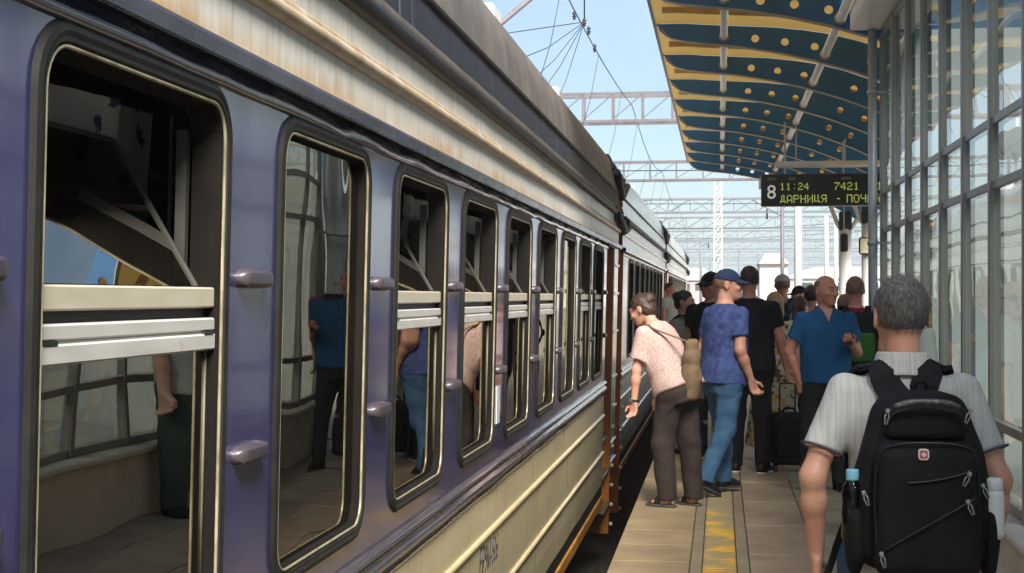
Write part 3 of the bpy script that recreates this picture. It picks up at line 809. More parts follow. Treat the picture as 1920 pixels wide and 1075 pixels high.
# little sign on the column
sg = tag(empty('small_sign', (2.70, 27.93, 2.54)), 'small rounded yellowish sign on the grey column, beside the downpipe', 'sign')
mb = MB(); mb.bbox(-.17,.17,-.03,.03,-.16,.16,.03); mb.build('frame', M['rubber'], sg)
M['sign_cream'] = mat('sign_cream', (.62,.58,.40), (.50,.38,.22), 22, lo=.5, hi=.6, rough=.4)
mb = MB(); mb.bbox(-.145,.145,-.036,-.028,-.135,.135,.003); mb.build('face', M['sign_cream'], sg)
# loudspeaker beside the column
ls = tag(empty('loudspeaker', (2.40, 29.6, 2.66)), 'dark loudspeaker box hanging beside the forked column', 'loudspeaker')
mb = MB(); mb.bbox(-.07,.07,-.08,.08,-.18,.18,.03); mb.build('cabinet', M['rubber'], ls)
mb = MB(); mb.bar((0,0,.17),(0.0,0,.90),.02); mb.build('hanger', M['pipe'], ls)

# ------------------------------------------------------------------ departure board
GL = {'1':'00100 01100 00100 00100 00100 00100 01110','2':'01110 10001 00001 00110 01000 10000 11111','4':'00010 00110 01010 10010 11111 00010 00010','7':'11111 00001 00010 00100 01000 01000 01000',
      ':':'00000 00100 00000 00000 00000 00100 00000','-':'00000 00000 00000 01110 00000 00000 00000',' ':'00000 '*7,
      'Д':'00110 01010 01010 01010 01010 11111 10001','А':'01110 10001 10001 10001 11111 10001 10001','Р':'11110 10001 10001 11110 10000 10000 10000','Н':'10001 10001 10001 11111 10001 10001 10001',
      'И':'10001 10001 10011 10101 11001 10001 10001','Ц':'10010 10010 10010 10010 10010 11111 00001','Я':'01111 10001 10001 01111 00101 01001 10001','П':'11111 10001 10001 10001 10001 10001 10001',
      'О':'01110 10001 10001 10001 10001 10001 01110','Ч':'10001 10001 10001 01111 00001 00001 00001','Й':'01010 00100 10001 10011 10101 11001 10001'}
M['led'] = mat('led', (.30,.34,.05), emit=(.50,.58,.12), estr=.2, rough=.4)
M['board'] = mat('board', (.008,.011,.010), (.013,.016,.014), 8, rough=.35)
M['board_white'] = mat('board_white', (.62,.63,.60), (.55,.56,.53), 8, rough=.4, emit=(.6,.6,.58), estr=.12)
M['board_grey'] = mat('board_grey', (.11,.12,.115), (.07,.075,.07), 90, rough=.5)
bd = tag(empty('departure_board', (.60, 22.2, 2.94)), 'black hanging departure board showing a white 8 and yellow-green dot lettering', 'sign')
BW, BH = 2.3, .475
mb = MB(); mb.bbox(0, BW, 0, .16, 0, BH, .012); mb.build('housing', M['board'], bd)
mb = MB(); mb.bbox(-.035, -.002, .02, .12, .26, .42, .006); mb.build('side_bracket', M['tube_white'], bd)
me = text_mesh('8', .29, .001); me.materials.append(M['board_white'])
o = link_mesh('platform_number', me, None, bd, (.15, -.004, .20)); o.rotation_euler = (R(90), 0, 0)
def led_line(txt, x, z, dot, name):
    mb = MB()
    for ci, ch in enumerate(txt):
        rows = GL[ch].split()
        for r_, row in enumerate(rows):
            for c_, b in enumerate(row):
                if b == '1':
                    xx = x + ci*6*dot + c_*dot; zz = z - r_*dot*1.05
                    mb.add([(xx,-.004,zz),(xx+dot*.8,-.004,zz),(xx+dot*.8,-.004,zz+dot*.84),(xx,-.004,zz+dot*.84)], [(0,1,2,3)])
    tag(mb.build(name, M['led'], bd), kind='stuff')
led_line('11:24', .275, .330, .0145, 'departure_time'); led_line('7421', 1.06, .330, .0155, 'train_number'); led_line('1', 1.67, .330, .0155, 'train_number')
led_line('ДАРНИЦЯ', .275, .150, .0165, 'destination'); led_line('-', 1.08, .150, .0165, 'destination'); led_line('ПОЧАЙ', 1.24, .150, .0165, 'destination')
for x0, x1 in ((.09,.21), (.40,.50), (1.16,1.30)):
    mb = MB(); mb.box(x0, x1, -.003, .01, .385, .425); mb.build('column_heading', M['board_grey'], bd)
for x in (.35, 1.2, 2.0):
    mb = MB(); mb.bar((x, .08, BH-.01), (x, .08, zb(.6+x)-2.94-.01), .03); mb.build('hanger', M['pipe'], bd)
lt = tag(empty('tube_lamp', (.80, 22.0, 3.535)), 'long pale horizontal tube above the departure board', 'lamp')
mb = MB(); mb.tube([(0,0,0),(2.0,0,0)], .050, 12); mb.build('tube', M['column'], lt)
for x in (.3, 1.0): mb = MB(); mb.bar((x,0,.04),(x,0,zb(.8+x)-3.535-.01),.02); mb.build('hanger', M['pipe'], lt)

# ------------------------------------------------------------------ overhead line gantries, wires, masts
def gantry(Y, zlo, zhi, x0, x1, step, matk, label, fine):
    g = tag(empty('overhead_gantry', (0, Y, 0)), label, 'gantry', 'lattice gantries over the tracks')
    m = M[matk]; d = .35; n = int((x1-x0)/step)
    if fine:
        for yy in (-d, d):
            for z in (zlo, zhi):
                mb = MB(); mb.bar((x0, yy, z), (x1, yy, z), .075); mb.build('chord', m, g)
        mbp = MB(); mbp.bar((0,0,zlo+.037),(0,0,zhi-.037),.05); pm_ = mbp.mesh('post'); pm_.materials.append(m)
        mbd = MB(); mbd.bar((0,0,zlo+.037),(step,0,zhi-.037),.032); dm_ = mbd.mesh('diagonal'); dm_.materials.append(m)
        for k in range(n+1):
            for yy in (-d, d):
                link_mesh('post', pm_, None, g, (x0+k*step, yy, 0))
                if k < n and yy < 0: link_mesh('diagonal', dm_, None, g, (x0+k*step, yy, 0))
    else:
        mb = MB()
        for yy in (-d, d):
            for z in (zlo, zhi): mb.bar((x0, yy, z), (x1, yy, z), .10)
        for k in range(n):
            a = x0+k*step
            mb.bar((a,-d,zlo),(a,-d,zhi),.06); mb.bar((a,-d,zlo) if k % 2 else (a,-d,zhi), (a+step,-d,zhi) if k % 2 else (a+step,-d,zlo), .05)
            mb.bar((a,d,zlo),(a+step,d,zhi),.04)
        tag(mb.build('truss', m, g), kind='stuff')
    for x in (x0, x1):
        mb = MB()
        for sx in (-.25, .25):
            for sy in (-.3, .3): mb.bar((x+sx, sy, -1.3), (x+sx*.7, sy, zhi), .08)
        for k in range(9):
            z = -1.0 + k*(zhi+1)/9; z2 = -1.0+(k+1)*(zhi+1)/9
            mb.bar((x-.23,-.3,z),(x+.23,-.3,z2),.04); mb.bar((x+.23,.3,z),(x-.23,.3,z2),.04)
        tag(mb.build('leg', m, g), kind='stuff')
ord_ = ['nearest', 'second', 'third', 'fourth', 'fifth', 'sixth', 'seventh', 'eighth']
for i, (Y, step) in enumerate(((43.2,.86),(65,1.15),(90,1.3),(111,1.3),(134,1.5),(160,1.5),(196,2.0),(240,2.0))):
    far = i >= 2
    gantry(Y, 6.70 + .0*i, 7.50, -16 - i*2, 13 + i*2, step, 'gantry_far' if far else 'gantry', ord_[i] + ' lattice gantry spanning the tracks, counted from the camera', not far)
# single lattice mast far along the platform
lm = tag(empty('lattice_mast', (-.12, 78, 0)), 'tall pale lattice mast standing far behind the crowd', 'mast')
mb = MB()
for sx in (-.22,.22):
    for sy in (-.22,.22): mb.bar((sx,sy,-.1),(sx*.8,sy*.8,7.6),.07)
for k in range(14):
    z = k*.54; mb.bar((-.21,-.21,z),(.21,-.21,z+.54),.04); mb.bar((.21,.21,z),(-.21,.21,z+.54),.04); mb.bar((-.21,-.21,z),(.21,-.21,z),.04)
tag(mb.build('lattice', M['lattice'], lm), kind='stuff')
def pole(X, Y, h, r, m, label, arm=None):
    p = tag(empty('mast', (X, Y, 0)), label, 'mast', 'masts beyond the canopy')
    mb = MB(); mb.tube([(0,0,-1.3),(0,0,h*.5),(0,0,h)], r, 10, rr=[r*1.15, r, r*.85]); mb.build('shaft', m, p)
    if arm:
        mb = MB(); mb.tube([(0,0,h-.4),(arm,0,h+.3)], r*.3, 6); mb.build('arm', m, p)
        mb = MB(); mb.tube([(arm*.5,0,h-.1),(arm*.5,0,h-.5)], r*.5, 6); mb.build('insulator', M['ins'], p)
pole(2.02, 39.5, 6.2, .105, M['concrete'], 'thick white post below the departure board')
pole(2.45, 60, 5.2, .085, M['gantry'], 'rusty slim mast just left of the thick white post', -1.2)
pole(5.15, 74, 5.6, .11, M['concrete'], 'pale mast between the white post and the forked column, left one of the pair', 1.4)
pole(5.75, 76, 5.3, .10, M['concrete'], 'pale mast between the white post and the forked column, right one of the pair', 1.4)
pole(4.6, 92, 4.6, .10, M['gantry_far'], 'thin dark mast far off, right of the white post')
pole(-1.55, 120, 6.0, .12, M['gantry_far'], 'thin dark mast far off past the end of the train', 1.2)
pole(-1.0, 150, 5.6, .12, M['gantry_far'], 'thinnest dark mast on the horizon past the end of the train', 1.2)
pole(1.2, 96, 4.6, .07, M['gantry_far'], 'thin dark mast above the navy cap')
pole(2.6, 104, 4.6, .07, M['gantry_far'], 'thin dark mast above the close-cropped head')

def catenary(X, zm, zc_, Xc, Y0, Y1, supports, label):
    c = tag(empty('overhead_line', (X, Y0, zm)), label, 'wire', 'overhead contact lines')
    pts = []; n = 70
    def sag(Y):
        for a, b in zip(supports, supports[1:]):
            if a <= Y <= b: t = (Y-a)/(b-a); return 4*.55*t*(1-t)
        return 0
    for i in range(n+1):
        Y = Y0 + (Y1-Y0)*i/n; pts.append((0, Y-Y0, -sag(Y)))
    mb = MB(); mb.tube(pts, .012, 5); mb.build('messenger_wire', M['wire'], c)
    mb = MB(); mb.tube([(Xc-X, 0, zc_-zm), (Xc-X, Y1-Y0, zc_-zm)], .010, 5); mb.build('contact_wire', M['wire'], c)
    Y = Y0 + 3
    while Y < min(Y1, 130):
        mb = MB(); s = -sag(Y); mb.tube([(0, Y-Y0, s), ((Xc-X)*.5+.04, Y-Y0+.15, (s+zc_-zm)*.5), (Xc-X, Y-Y0+.1, zc_-zm)], .006, 4); mb.build('dropper', M['wire'], c)
        Y += 7.3
    return c
catenary(-2.52, 7.15, 4.75, -3.0, 6, 240, [6, 43.2, 65, 90, 134, 196, 240], 'overhead wire with droppers above the standing train')
catenary(-8.0, 7.15, 4.75, -8.0, 6, 240, [6, 43.2, 90, 134, 196, 240], 'overhead wire of the track behind the train')
catenary(9.5, 7.0, 4.75, 9.3, 16, 240, [16, 65, 111, 160, 240], 'overhead wire of the track beyond the platform, right')
# feeder wires fanning out of an insulator cluster
fw = tag(empty('feeder_wire', (-2.52, 27.6, 6.75)), 'fan of thin feeder wires meeting at black insulators above the train', 'wire')
for p in ((-.5,-7.5,-2.0),(-.5,-5.6,-2.1),(-.5,-4.0,-2.1),(-.55,-1.2,-2.1),(-3.5,-6.0,-1.4)):
    mb = MB(); mb.tube([(.0,0,.0),(p[0]*.5,p[1]*.5,p[2]*.5-.10),p], .008, 4); mb.build('feeder', M['wire'], fw)
for q in ((0,0,0),(.02,.7,-.03),(-.13,-.6,.02),(.0,2.3,-.1)):
    mb = MB(); mb.lathe([(.0,-.09),(.03,-.08),(.02,-.05),(.045,-.03),(.02,0),(.045,.03),(.02,.06),(.0,.09)], 8, q); mb.build('insulator', M['ins'], fw)
mb = MB(); mb.tube([(0,0,0),(.02,-.2,.6),(0,-.5,1.3)], .014, 5); mb.build('feeder', M['wire'], fw)
# cantilever arm reaching over the train from a mast behind it
ca = tag(empty('cantilever_mast', (-6.4, 24, -1.3)), 'slanting cantilever tube over the carriage roof, top centre', 'mast')
mb = MB(); mb.tube([(0,0,0),(0,0,9.4)], .14, 10); mb.build('shaft', M['concrete'], ca)
mb = MB(); mb.tube([(0,0,5.1),(3.9,0,8.25)], .045, 8); mb.build('cantilever', M['gantry'], ca)
mb = MB(); mb.tube([(0,0,8.6),(3.9,0,8.28)], .02, 6); mb.build('stay', M['gantry'], ca)
# cross wires far off
for i, (Y, z) in enumerate(((55, 6.3), (78, 6.5), (100, 6.2), (122, 6.4))):
    mb = MB(); mb.tube([(-16, Y, z+.5), (-6, Y, z), (2, Y, z-.05), (12, Y, z+.5)], .02, 4)
    tag(mb.build('cross_wire', M['wire']), ('nearest', 'second', 'third', 'farthest')[i] + ' thin wire slung across the tracks between the gantries', 'wire', 'wires slung across the tracks')

# railway signal behind the train, seen mirrored in the glass wall
sgn = tag(empty('railway_signal', (-5.1, 43, -1.3)), 'dark railway signal with a red lamp, mirrored in the upper glass panes', 'signal')
M['sig'] = mat('sig', (.03,.04,.045), (.045,.055,.06), 5, rough=.5)
M['red_lamp'] = mat('red_lamp', (.5,.02,.03), emit=(1,.05,.08), estr=3.0)
mb = MB(); mb.tube([(0,0,0),(0,0,7.6)], .08, 10); mb.build('post', M['gantry'], sgn)
for zc_, hh, nm in ((7.15,.46,'upper_head'), (5.85,.46,'lower_head')):
    pts = rrect(-.36, .36, zc_-hh, zc_+hh, .34, 6)
    mb = MB(); n = len(pts); mb.add([(x,-.12,z) for x, z in pts] + [(x,.10,z) for x, z in pts], [list(range(n)), list(range(n, 2*n))[::-1]] + [(i, n+i, n+(i+1) % n, (i+1) % n) for i in range(n)])
    mb.build(nm, M['sig'], sgn)
mb = MB(); mb.lathe([(.0,0),(.09,0),(.09,.05),(0,.06)], 12); o = mb.build('lamp', M['red_lamp'], sgn, (.12,-.13,6.95)); o.rotation_euler = (R(90),0,0)
mb = MB(); mb.lathe([(.10,0),(.11,0),(.11,.16),(.10,.16)], 12); o = mb.build('hood', M['sig'], sgn, (.12,-.13,6.95)); o.rotation_euler = (R(90),0,0)
mb = MB(); mb.bbox(-.09,.09,-.08,.08,7.60,7.85,.01); mb.build('cap_box', M['tube_white'], sgn)

# ------------------------------------------------------------------ distant things
def house(X0, X1, Y, z, zr, matw, matr, label, roof='hip'):
    h = tag(empty('distant_building', ((X0+X1)/2, Y, -1.3)), label, 'building')
    w = (X1-X0)/2
    mb = MB(); mb.box(-w, w, 0, 6, 0, z+1.3); mb.build('wall', matw, h)
    mb = MB(); o_ = .12*w
    mb.add([(-w-o_,-.3,z+1.3),(w+o_,-.3,z+1.3),(w+o_,6.3,z+1.3),(-w-o_,6.3,z+1.3),(-w*.6,2,zr+1.3),(w*.6,2,zr+1.3),(w*.6,4,zr+1.3),(-w*.6,4,zr+1.3)],
           [(0,1,5,4),(1,2,6,5),(2,3,7,6),(3,0,4,7),(4,5,6,7),(3,2,1,0)]); mb.build('roof', matr, h)
    for k in range(4 if w > 2 else 0):
        xx = -w + (k+.5)*w/2
        mb = MB(); mb.bbox(xx-w*.12, xx+w*.12, -.06, .02, z+1.3-1.6, z+1.3-.5, .01); mb.build('window', M['sig'], h)
M['far_wall'] = mat('far_wall', (.62,.60,.55), (.54,.52,.48), 1, rough=.8)
M['far_pink'] = mat('far_pink', (.46,.33,.30), (.38,.29,.27), 1, rough=.8)
M['far_roof'] = mat('far_roof', (.34,.31,.30), (.28,.26,.25), 1, rough=.8)
house(2.55, 4.35, 98, 3.75, 4.5, M['far_wall'], M['far_roof'], 'small pale kiosk with a grey roof far along the platform')
house(-7.5, -1.2, 236, 4.2, 6.2, M['far_pink'], M['far_roof'], 'distant pinkish building beyond the end of the train')
house(-1.0, 6.5, 262, 3.2, 4.4, M['far_wall'], M['far_roof'], 'distant low pale building on the horizon in the middle')
house(9.0, 26.0, 200, 4.0, 5.6, M['far_wall'], M['far_roof'], 'distant long pale building behind the canopy columns')
house(-60, -20, 330, 9, 12, M['far_wall'], M['far_roof'], 'distant large pale building left behind the train')
# ------------------------------------------------------------------ people: signed distance fields turned into one continuous mesh
def A3(*v): return np.array(v, dtype=np.float32)
def unit(v): v = np.array(v, dtype=np.float64); return v/np.linalg.norm(v)
def smin(a, b, k):
    h = np.clip(.5 + .5*(b-a)/k, 0, 1); return b + (a-b)*h - k*h*(1-h)
def smax(a, b, k): return -smin(-a, -b, k)
def rcone(P, a, b, ra, rb):
    a = np.asarray(a, np.float32); b = np.asarray(b, np.float32); ab = b-a
    t = np.clip(((P-a) @ ab)/max(float(ab @ ab), 1e-9), 0, 1)
    return np.linalg.norm(P - a - t[:, None]*ab, axis=1) - (ra + (rb-ra)*t)
def ell(P, c, r):
    r = np.asarray(r, np.float32); q = (P-np.asarray(c, np.float32))/r
    return (np.linalg.norm(q, axis=1)-1)*float(r.min())
def rbox(P, c, h, r):
    q = np.abs(P-np.asarray(c, np.float32)) - (np.asarray(h, np.float32)-r)
    return np.linalg.norm(np.maximum(q, 0), axis=1) + np.minimum(q.max(axis=1), 0) - r
_W = [(RNG.randn(3), RNG.rand()*6.28) for _ in range(24)]
def wrinkle(P, freq, amp, n=7, o=0, st=(1,1,1)):
    s = np.zeros(len(P), np.float32); Q = P*np.asarray(st, np.float32)
    for i in range(n):
        k, ph = _W[(i+o) % 24]; s += np.sin(Q @ (k/np.linalg.norm(k)*freq*(.6+.15*i)).astype(np.float32) + ph)
    s /= n
    return amp*(np.abs(s)*2-.6)

def polygonize(f, lo, hi, vox):
    lo = np.array(lo, np.float32); hi = np.array(hi, np.float32)
    B = 4
    nb_ = np.ceil((hi-lo)/(vox*B)).astype(int)+1
    n = nb_*B
    cx = [lo[i] + vox*(np.arange(nb_[i])*B + (B-1)/2) for i in range(3)]
    G = np.stack(np.meshgrid(*cx, indexing='ij'), -1).reshape(-1, 3).astype(np.float32)
    d = f(G); rad = math.sqrt(3)*vox*B/2
    act = np.abs(d) < rad*1.7 + .012
    V = np.where(d < 0, -1.0, 1.0).astype(np.float32).reshape(nb_)
    V = V.repeat(B, 0).repeat(B, 1).repeat(B, 2)
    bi = np.argwhere(act.reshape(nb_))
    off = np.stack(np.meshgrid(*[np.arange(B)]*3, indexing='ij'), -1).reshape(-1, 3)
    I = (bi[:, None, :]*B + off[None]).reshape(-1, 3)
    V[I[:, 0], I[:, 1], I[:, 2]] = f((lo + I*vox).astype(np.float32))
    ins = V < 0
    c = [ins[a:n[0]-1+a, b:n[1]-1+b, e:n[2]-1+e] for a in (0,1) for b in (0,1) for e in (0,1)]
    anyi = c[0].copy(); alli = c[0].copy()
    for q in c[1:]: anyi |= q; alli &= q
    mask = anyi & ~alli
    idx = np.argwhere(mask); N = len(idx)
    cid = np.full(mask.shape, -1, np.int32); cid[mask] = np.arange(N)
    co = np.array([(a, b, e) for a in (0,1) for b in (0,1) for e in (0,1)])
    vals = np.stack([V[idx[:,0]+o[0], idx[:,1]+o[1], idx[:,2]+o[2]] for o in co], 1)
    pos = np.zeros((N, 3)); cnt = np.zeros(N)
    for i in range(8):
        for j in range(i+1, 8):
            if np.abs(co[i]-co[j]).sum() != 1: continue
            a, b = vals[:, i], vals[:, j]; cr = (a < 0) != (b < 0)
            t = np.where(cr, a/np.where(cr, a-b, 1), 0)
            pos += np.where(cr[:, None], co[i] + t[:, None]*(co[j]-co[i]), 0); cnt += cr
    verts = lo + vox*(idx + pos/cnt[:, None])
    faces = []
    for ax in range(3):
        u, w = (ax+1) % 3, (ax+2) % 3
        s0 = [slice(None)]*3; s1 = [slice(None)]*3
        s0[ax] = slice(0, -1); s1[ax] = slice(1, None)
        a, b = ins[tuple(s0)], ins[tuple(s1)]
        E = np.argwhere(a != b)
        E = E[(E[:, u] > 0) & (E[:, w] > 0) & (E[:, u] < n[u]-1) & (E[:, w] < n[w]-1)]
        flip = a[E[:,0], E[:,1], E[:,2]]
        def cell(du, dw):
            q = E.copy(); q[:, u] += du; q[:, w] += dw; return cid[q[:,0], q[:,1], q[:,2]]
        F = np.stack([cell(-1,-1), cell(0,-1), cell(0,0), cell(-1,0)], 1)
        F[~flip] = F[~flip][:, ::-1]
        faces.append(F)
    F = np.concatenate(faces); F = F[(F >= 0).all(1)]
    return verts, F

def sdf_obj(name, f, lo, hi, vox, mat_, parent):
    v, F = polygonize(f, lo, hi, vox)
    me = bpy.data.meshes.new(name)
    me.from_pydata(v.tolist(), [], F.tolist())
    me.polygons.foreach_set('use_smooth', [True]*len(F)); me.update()
    return link_mesh(name, me, mat_, parent)

def add_strands(o, n, ln, H2W, Rh, hc, w):
    """short tapering strands growing out of the hair mesh, lying back and down"""
    me = o.data; nv = len(me.vertices)
    if nv == 0 or n == 0: return
    co = np.empty(nv*3); me.vertices.foreach_get('co', co); co = co.reshape(-1, 3)
    no = np.empty(nv*3); me.vertices.foreach_get('normal', no); no = no.reshape(-1, 3)
    rs = np.random.RandomState(nv); pick = rs.randint(0, nv, n)
    P = co[pick] + rs.randn(n, 3)*.003; N = no[pick]
    lie = (Rh @ np.array([0, .55, -.75]))[None] + rs.randn(n, 3)*.30
    D = N*.28 + lie*.8; D /= np.linalg.norm(D, axis=1)[:, None]
    S_ = np.cross(D, N + rs.randn(n, 3)*.3); S_ /= np.maximum(np.linalg.norm(S_, axis=1)[:, None], 1e-6)
    L_ = ln*(.5 + rs.rand(n))[:, None]
    A, B, C = P - S_*w, P + S_*w, P + D*L_
    vs = co.tolist() + np.stack([A, B, C], 1).reshape(-1, 3).tolist()
    fs = [list(p.vertices) for p in me.polygons] + [[nv+3*i, nv+3*i+1, nv+3*i+2] for i in range(n)]
    m2 = bpy.data.meshes.new('hair'); m2.from_pydata(vs, [], fs); m2.materials.append(me.materials[0])
    m2.polygons.foreach_set('use_smooth', [True]*len(fs)); m2.update(); o.data = m2

def cloth(name, c1, c2=None, **k):
    d = dict(scale=5, rough=.85, spec=.25, bump=.55, bscale=24, bstretch=(1,1,.7), bdist=.014); d.update(k)
    return mat(name, c1, c2 or tuple(q*.8 for q in c1), **d)
def skin(name, c):
    return mat(name, c, (c[0]*.92, c[1]*.78, c[2]*.76), 9, rough=.48, spec=.4, sss=.12, bump=.2, bscale=200, bdist=.0015, c3=(c[0]*.95, c[1]*.66, c[2]*.62), scale3=13, lo3=.52, hi3=.75)
SK1 = skin('skin_tan', (.55,.31,.215)); SK2 = skin('skin_ruddy', (.51,.255,.18)); SK3 = skin('skin_light', (.60,.385,.30))
HB = mat('hair_brown', (.030,.014,.009), (.058,.028,.017), 60, (1,1,.3), rough=.5, bump=.5, bscale=180, bstretch=(1,1,.2), bdist=.004)
HK = mat('hair_black', (.012,.010,.009), (.025,.02,.017), 60, (1,1,.3), rough=.45, bump=.5, bscale=180, bstretch=(1,1,.2), bdist=.004)
HG = mat('hair_grey', (.075,.068,.064), (.21,.20,.19), 110, (1,1,.3), .34, .76, rough=.7, spec=.25, bump=.7, bscale=420, bstretch=(1,1,.2), bdist=.004, c3=(.26,.13,.095), scale3=5.5, lo3=.60, hi3=.9)
HS = mat('hair_stubble', (.16,.085,.055), (.24,.13,.09), 40, rough=.6, bump=.3, bscale=300, bdist=.002)
HL = mat('hair_blond', (.36,.24,.11), (.26,.16,.07), 60, (1,1,.3), rough=.5)
EYE = mat('eye', (.04,.03,.025), (.06,.05,.045), 30, rough=.2)
SOLE = mat('sole', (.05,.05,.05), rough=.7); BLACKSHOE = cloth('shoe_black', (.012,.012,.013), rough=.55)

TORSO_M = ([.80,.86,.92,1.0,1.08,1.2,1.32,1.40,1.455,1.49], [.150,.168,.172,.162,.155,.165,.182,.170,.115,.062], [.100,.118,.122,.112,.106,.114,.118,.098,.075,.058], [.01,.012,.012,.004,0,-.002,0,.008,.012,.012])
TORSO_F = ([.80,.86,.92,1.0,1.08,1.2,1.32,1.40,1.455,1.49], [.155,.176,.178,.155,.138,.148,.162,.150,.100,.052], [.105,.125,.128,.108,.096,.106,.112,.088,.066,.050], [.012,.018,.018,.004,0,-.004,-.004,.006,.012,.012])
SHIRT_M = ([.78,.86,.95,1.05,1.2,1.32,1.40,1.455,1.50], [.206,.206,.202,.192,.190,.200,.184,.125,.070], [.158,.158,.152,.140,.136,.136,.112,.086,.066], [.01,.01,.006,0,-.002,0,.008,.012,.012])
SHIRT_F = ([.78,.86,.95,1.05,1.2,1.32,1.40,1.455,1.50], [.206,.208,.202,.180,.178,.184,.166,.112,.062], [.160,.162,.154,.134,.132,.132,.102,.078,.060], [.012,.016,.01,0,-.006,-.006,.006,.012,.012])

def person(label, X, Y, rz, H=1.75, vox=.010, female=False, bulk=1.0, lean=0, side=0, head=(0, 0), arms=None, legs=None, feet=((8,0),(-8,0)), curl=(.5,.5),
           skin_m=None, shirt=None, pants=None, dress=None, shoes=None, hair=None, cap=None, glasses=False, neck_fwd=.0, zoff=0.0, hide_face=False, palm=((1,0,0),(-1,0,0)), sole=None, aw_=None, group='people on the platform'):
    S = H/1.75
    info0 = {}
    root = tag(empty('person', (X, Y, zoff), R(rz)), label, 'person', group); root.scale = (S, S, S)
    vox = vox/S
    # ---- skeleton; the figure faces -y, its left side is +x
    legs = legs or (((0.04,0.0,-1),(0.0,.03,-1)), ((-.04,0,-1),(0,.03,-1)))
    hipx = .092
    L_t, L_s = .42, .415
    pz = 0.0; hips, knees, ankles, fdirs = [], [], [], []
    for i, sx in enumerate((1, -1)):
        h = np.array([sx*hipx, .01, -.03]); k = h + unit(legs[i][0])*L_t; a = k + unit(legs[i][1])*L_s
        hips.append(h); knees.append(k); ankles.append(a)
    low = 9
    for i in range(2):
        yaw, pit = R(feet[i][0]), R(feet[i][1])
        fd = np.array([math.sin(yaw), -math.cos(yaw), 0.0]); up = np.array([0,0,1.0])
        # heel-up pitch tips the toe downwards
        f2 = fd*math.cos(pit) - up*math.sin(pit); u2 = up*math.cos(pit) + fd*math.sin(pit)
        fdirs.append((f2, u2))
        for q in (-.055, .185): low = min(low, (ankles[i] + f2*q - u2*.085)[2])
    p0 = np.array([0, 0, -low]); PZ = -low
    hips = [h+p0 for h in hips]; knees = [k+p0 for k in knees]; ankles = [a+p0 for a in ankles]
    Rt = np.array((Matrix.Rotation(R(side), 3, 'Y') @ Matrix.Rotation(R(lean), 3, 'X')))
    def T(x, y, z): return p0 + Rt @ np.array([x, y, z-.95])
    def toT(P): q = (P - p0.astype(np.float32)) @ Rt.astype(np.float32); q[:, 2] += .95; return q
    shx = (.172 if female else .192)*bulk**.5
    sh = [T(shx, .005, 1.400), T(-shx, .005, 1.400)]
    arms = arms or (((.12,0,-1),(.05,-.15,-1)), ((-.12,0,-1),(-.05,-.15,-1)))
    elb = [sh[i] + unit(arms[i][0])*.285 for i in range(2)]
    wri = [elb[i] + unit(arms[i][1])*.255 for i in range(2)]
    hyaw, hpit = R(head[0]), R(head[1])
    Rh = np.array(Matrix.Rotation(hyaw, 3, 'Z') @ Matrix.Rotation(hpit, 3, 'X'))
    nb0 = T(0, .012, 1.455); hc = T(0, -.012-neck_fwd, 1.628)
    def toH(P): return (P - hc.astype(np.float32)) @ Rh.astype(np.float32)
    def H2W(v): return hc + Rh @ np.array(v, float)
    tor = TORSO_F if female else TORSO_M; sht = SHIRT_F if female else SHIRT_M
    aw = aw_ or (.86 if female else .95)
    def torso_d(P, tab, e=0.0, bk=1.0, top=1.50, bot=.79):
        q = toT(P); z = q[:, 2]
        w = np.interp(z, tab[0], tab[1]).astype(np.float32)*bk + e; dd = np.interp(z, tab[0], tab[2]).astype(np.float32)*bk + e; cy = np.interp(z, tab[0], tab[3]).astype(np.float32)
        m = (np.abs(q[:, 0]/w)**2.4 + np.abs((q[:, 1]-cy)/dd)**2.4)**(1/2.4)
        d = (m-1)*dd
        return smax(d, np.maximum(bot-z, z-top), .02)
    # ---- hands
    def hand_frames(i):
        fd = unit(unit(arms[i][1]) + np.array([0, -.05, -.15])); n = np.array(palm[i], float); n = unit(n - fd*(n @ fd)); s_ = np.cross(fd, n)   # n: direction the palm faces
        return fd, n, s_
    def hand_prims(i):
        fd, n, s_ = hand_frames(i); w = wri[i]; c = curl[i]; pr = []
        sg = 1 if i == 0 else -1
        th_side = -s_ if np.dot(-s_, np.array([0,-1,0])) > 0 else s_      # thumb towards the front
        across = -th_side
        sc = .92 if female else 1.0
        for k in range(4):
            o = (-.030 + .020*k)
            base = w + fd*.012 + across*o*.6; kn = w + fd*(.088 - .004*abs(k-1))*sc + across*o*sc - n*.004
            pr.append((base, kn, .0165*sc, .0125*sc))
            ln = [.040,.046,.043,.034][k]*sc
            a1, a2 = c*1.0, c*2.3
            d1 = fd*math.cos(a1) + n*math.sin(a1); d2 = fd*math.cos(a2) + n*math.sin(a2); d3 = fd*math.cos(min(a2*1.35, 3.0)) + n*math.sin(min(a2*1.35, 3.0))
            p1 = kn + d1*ln; p2 = p1 + d2*ln*.72; p3 = p2 + d3*ln*.5
            pr += [(kn, p1, .0105*sc, .0095*sc), (p1, p2, .0095*sc, .0085*sc), (p2, p3, .0085*sc, .0072*sc)]
        t0 = w + fd*.030 + th_side*.026; t1 = t0 + (fd*.6 + th_side*.65 + n*.35*c*2)*.042*sc; t2 = t1 + unit(fd*.9 + th_side*(.35-.5*c) + n*.8*c)*.036*sc
        pr += [(w + fd*.01 + th_side*.008, t0, .017*sc, .0155*sc), (t0, t1, .0145*sc, .0115*sc), (t1, t2, .0112*sc, .0085*sc)]
        return pr
    hands = [hand_prims(0), hand_prims(1)]
    hand_c = [np.mean([p[1] for p in hp], axis=0) for hp in hands]
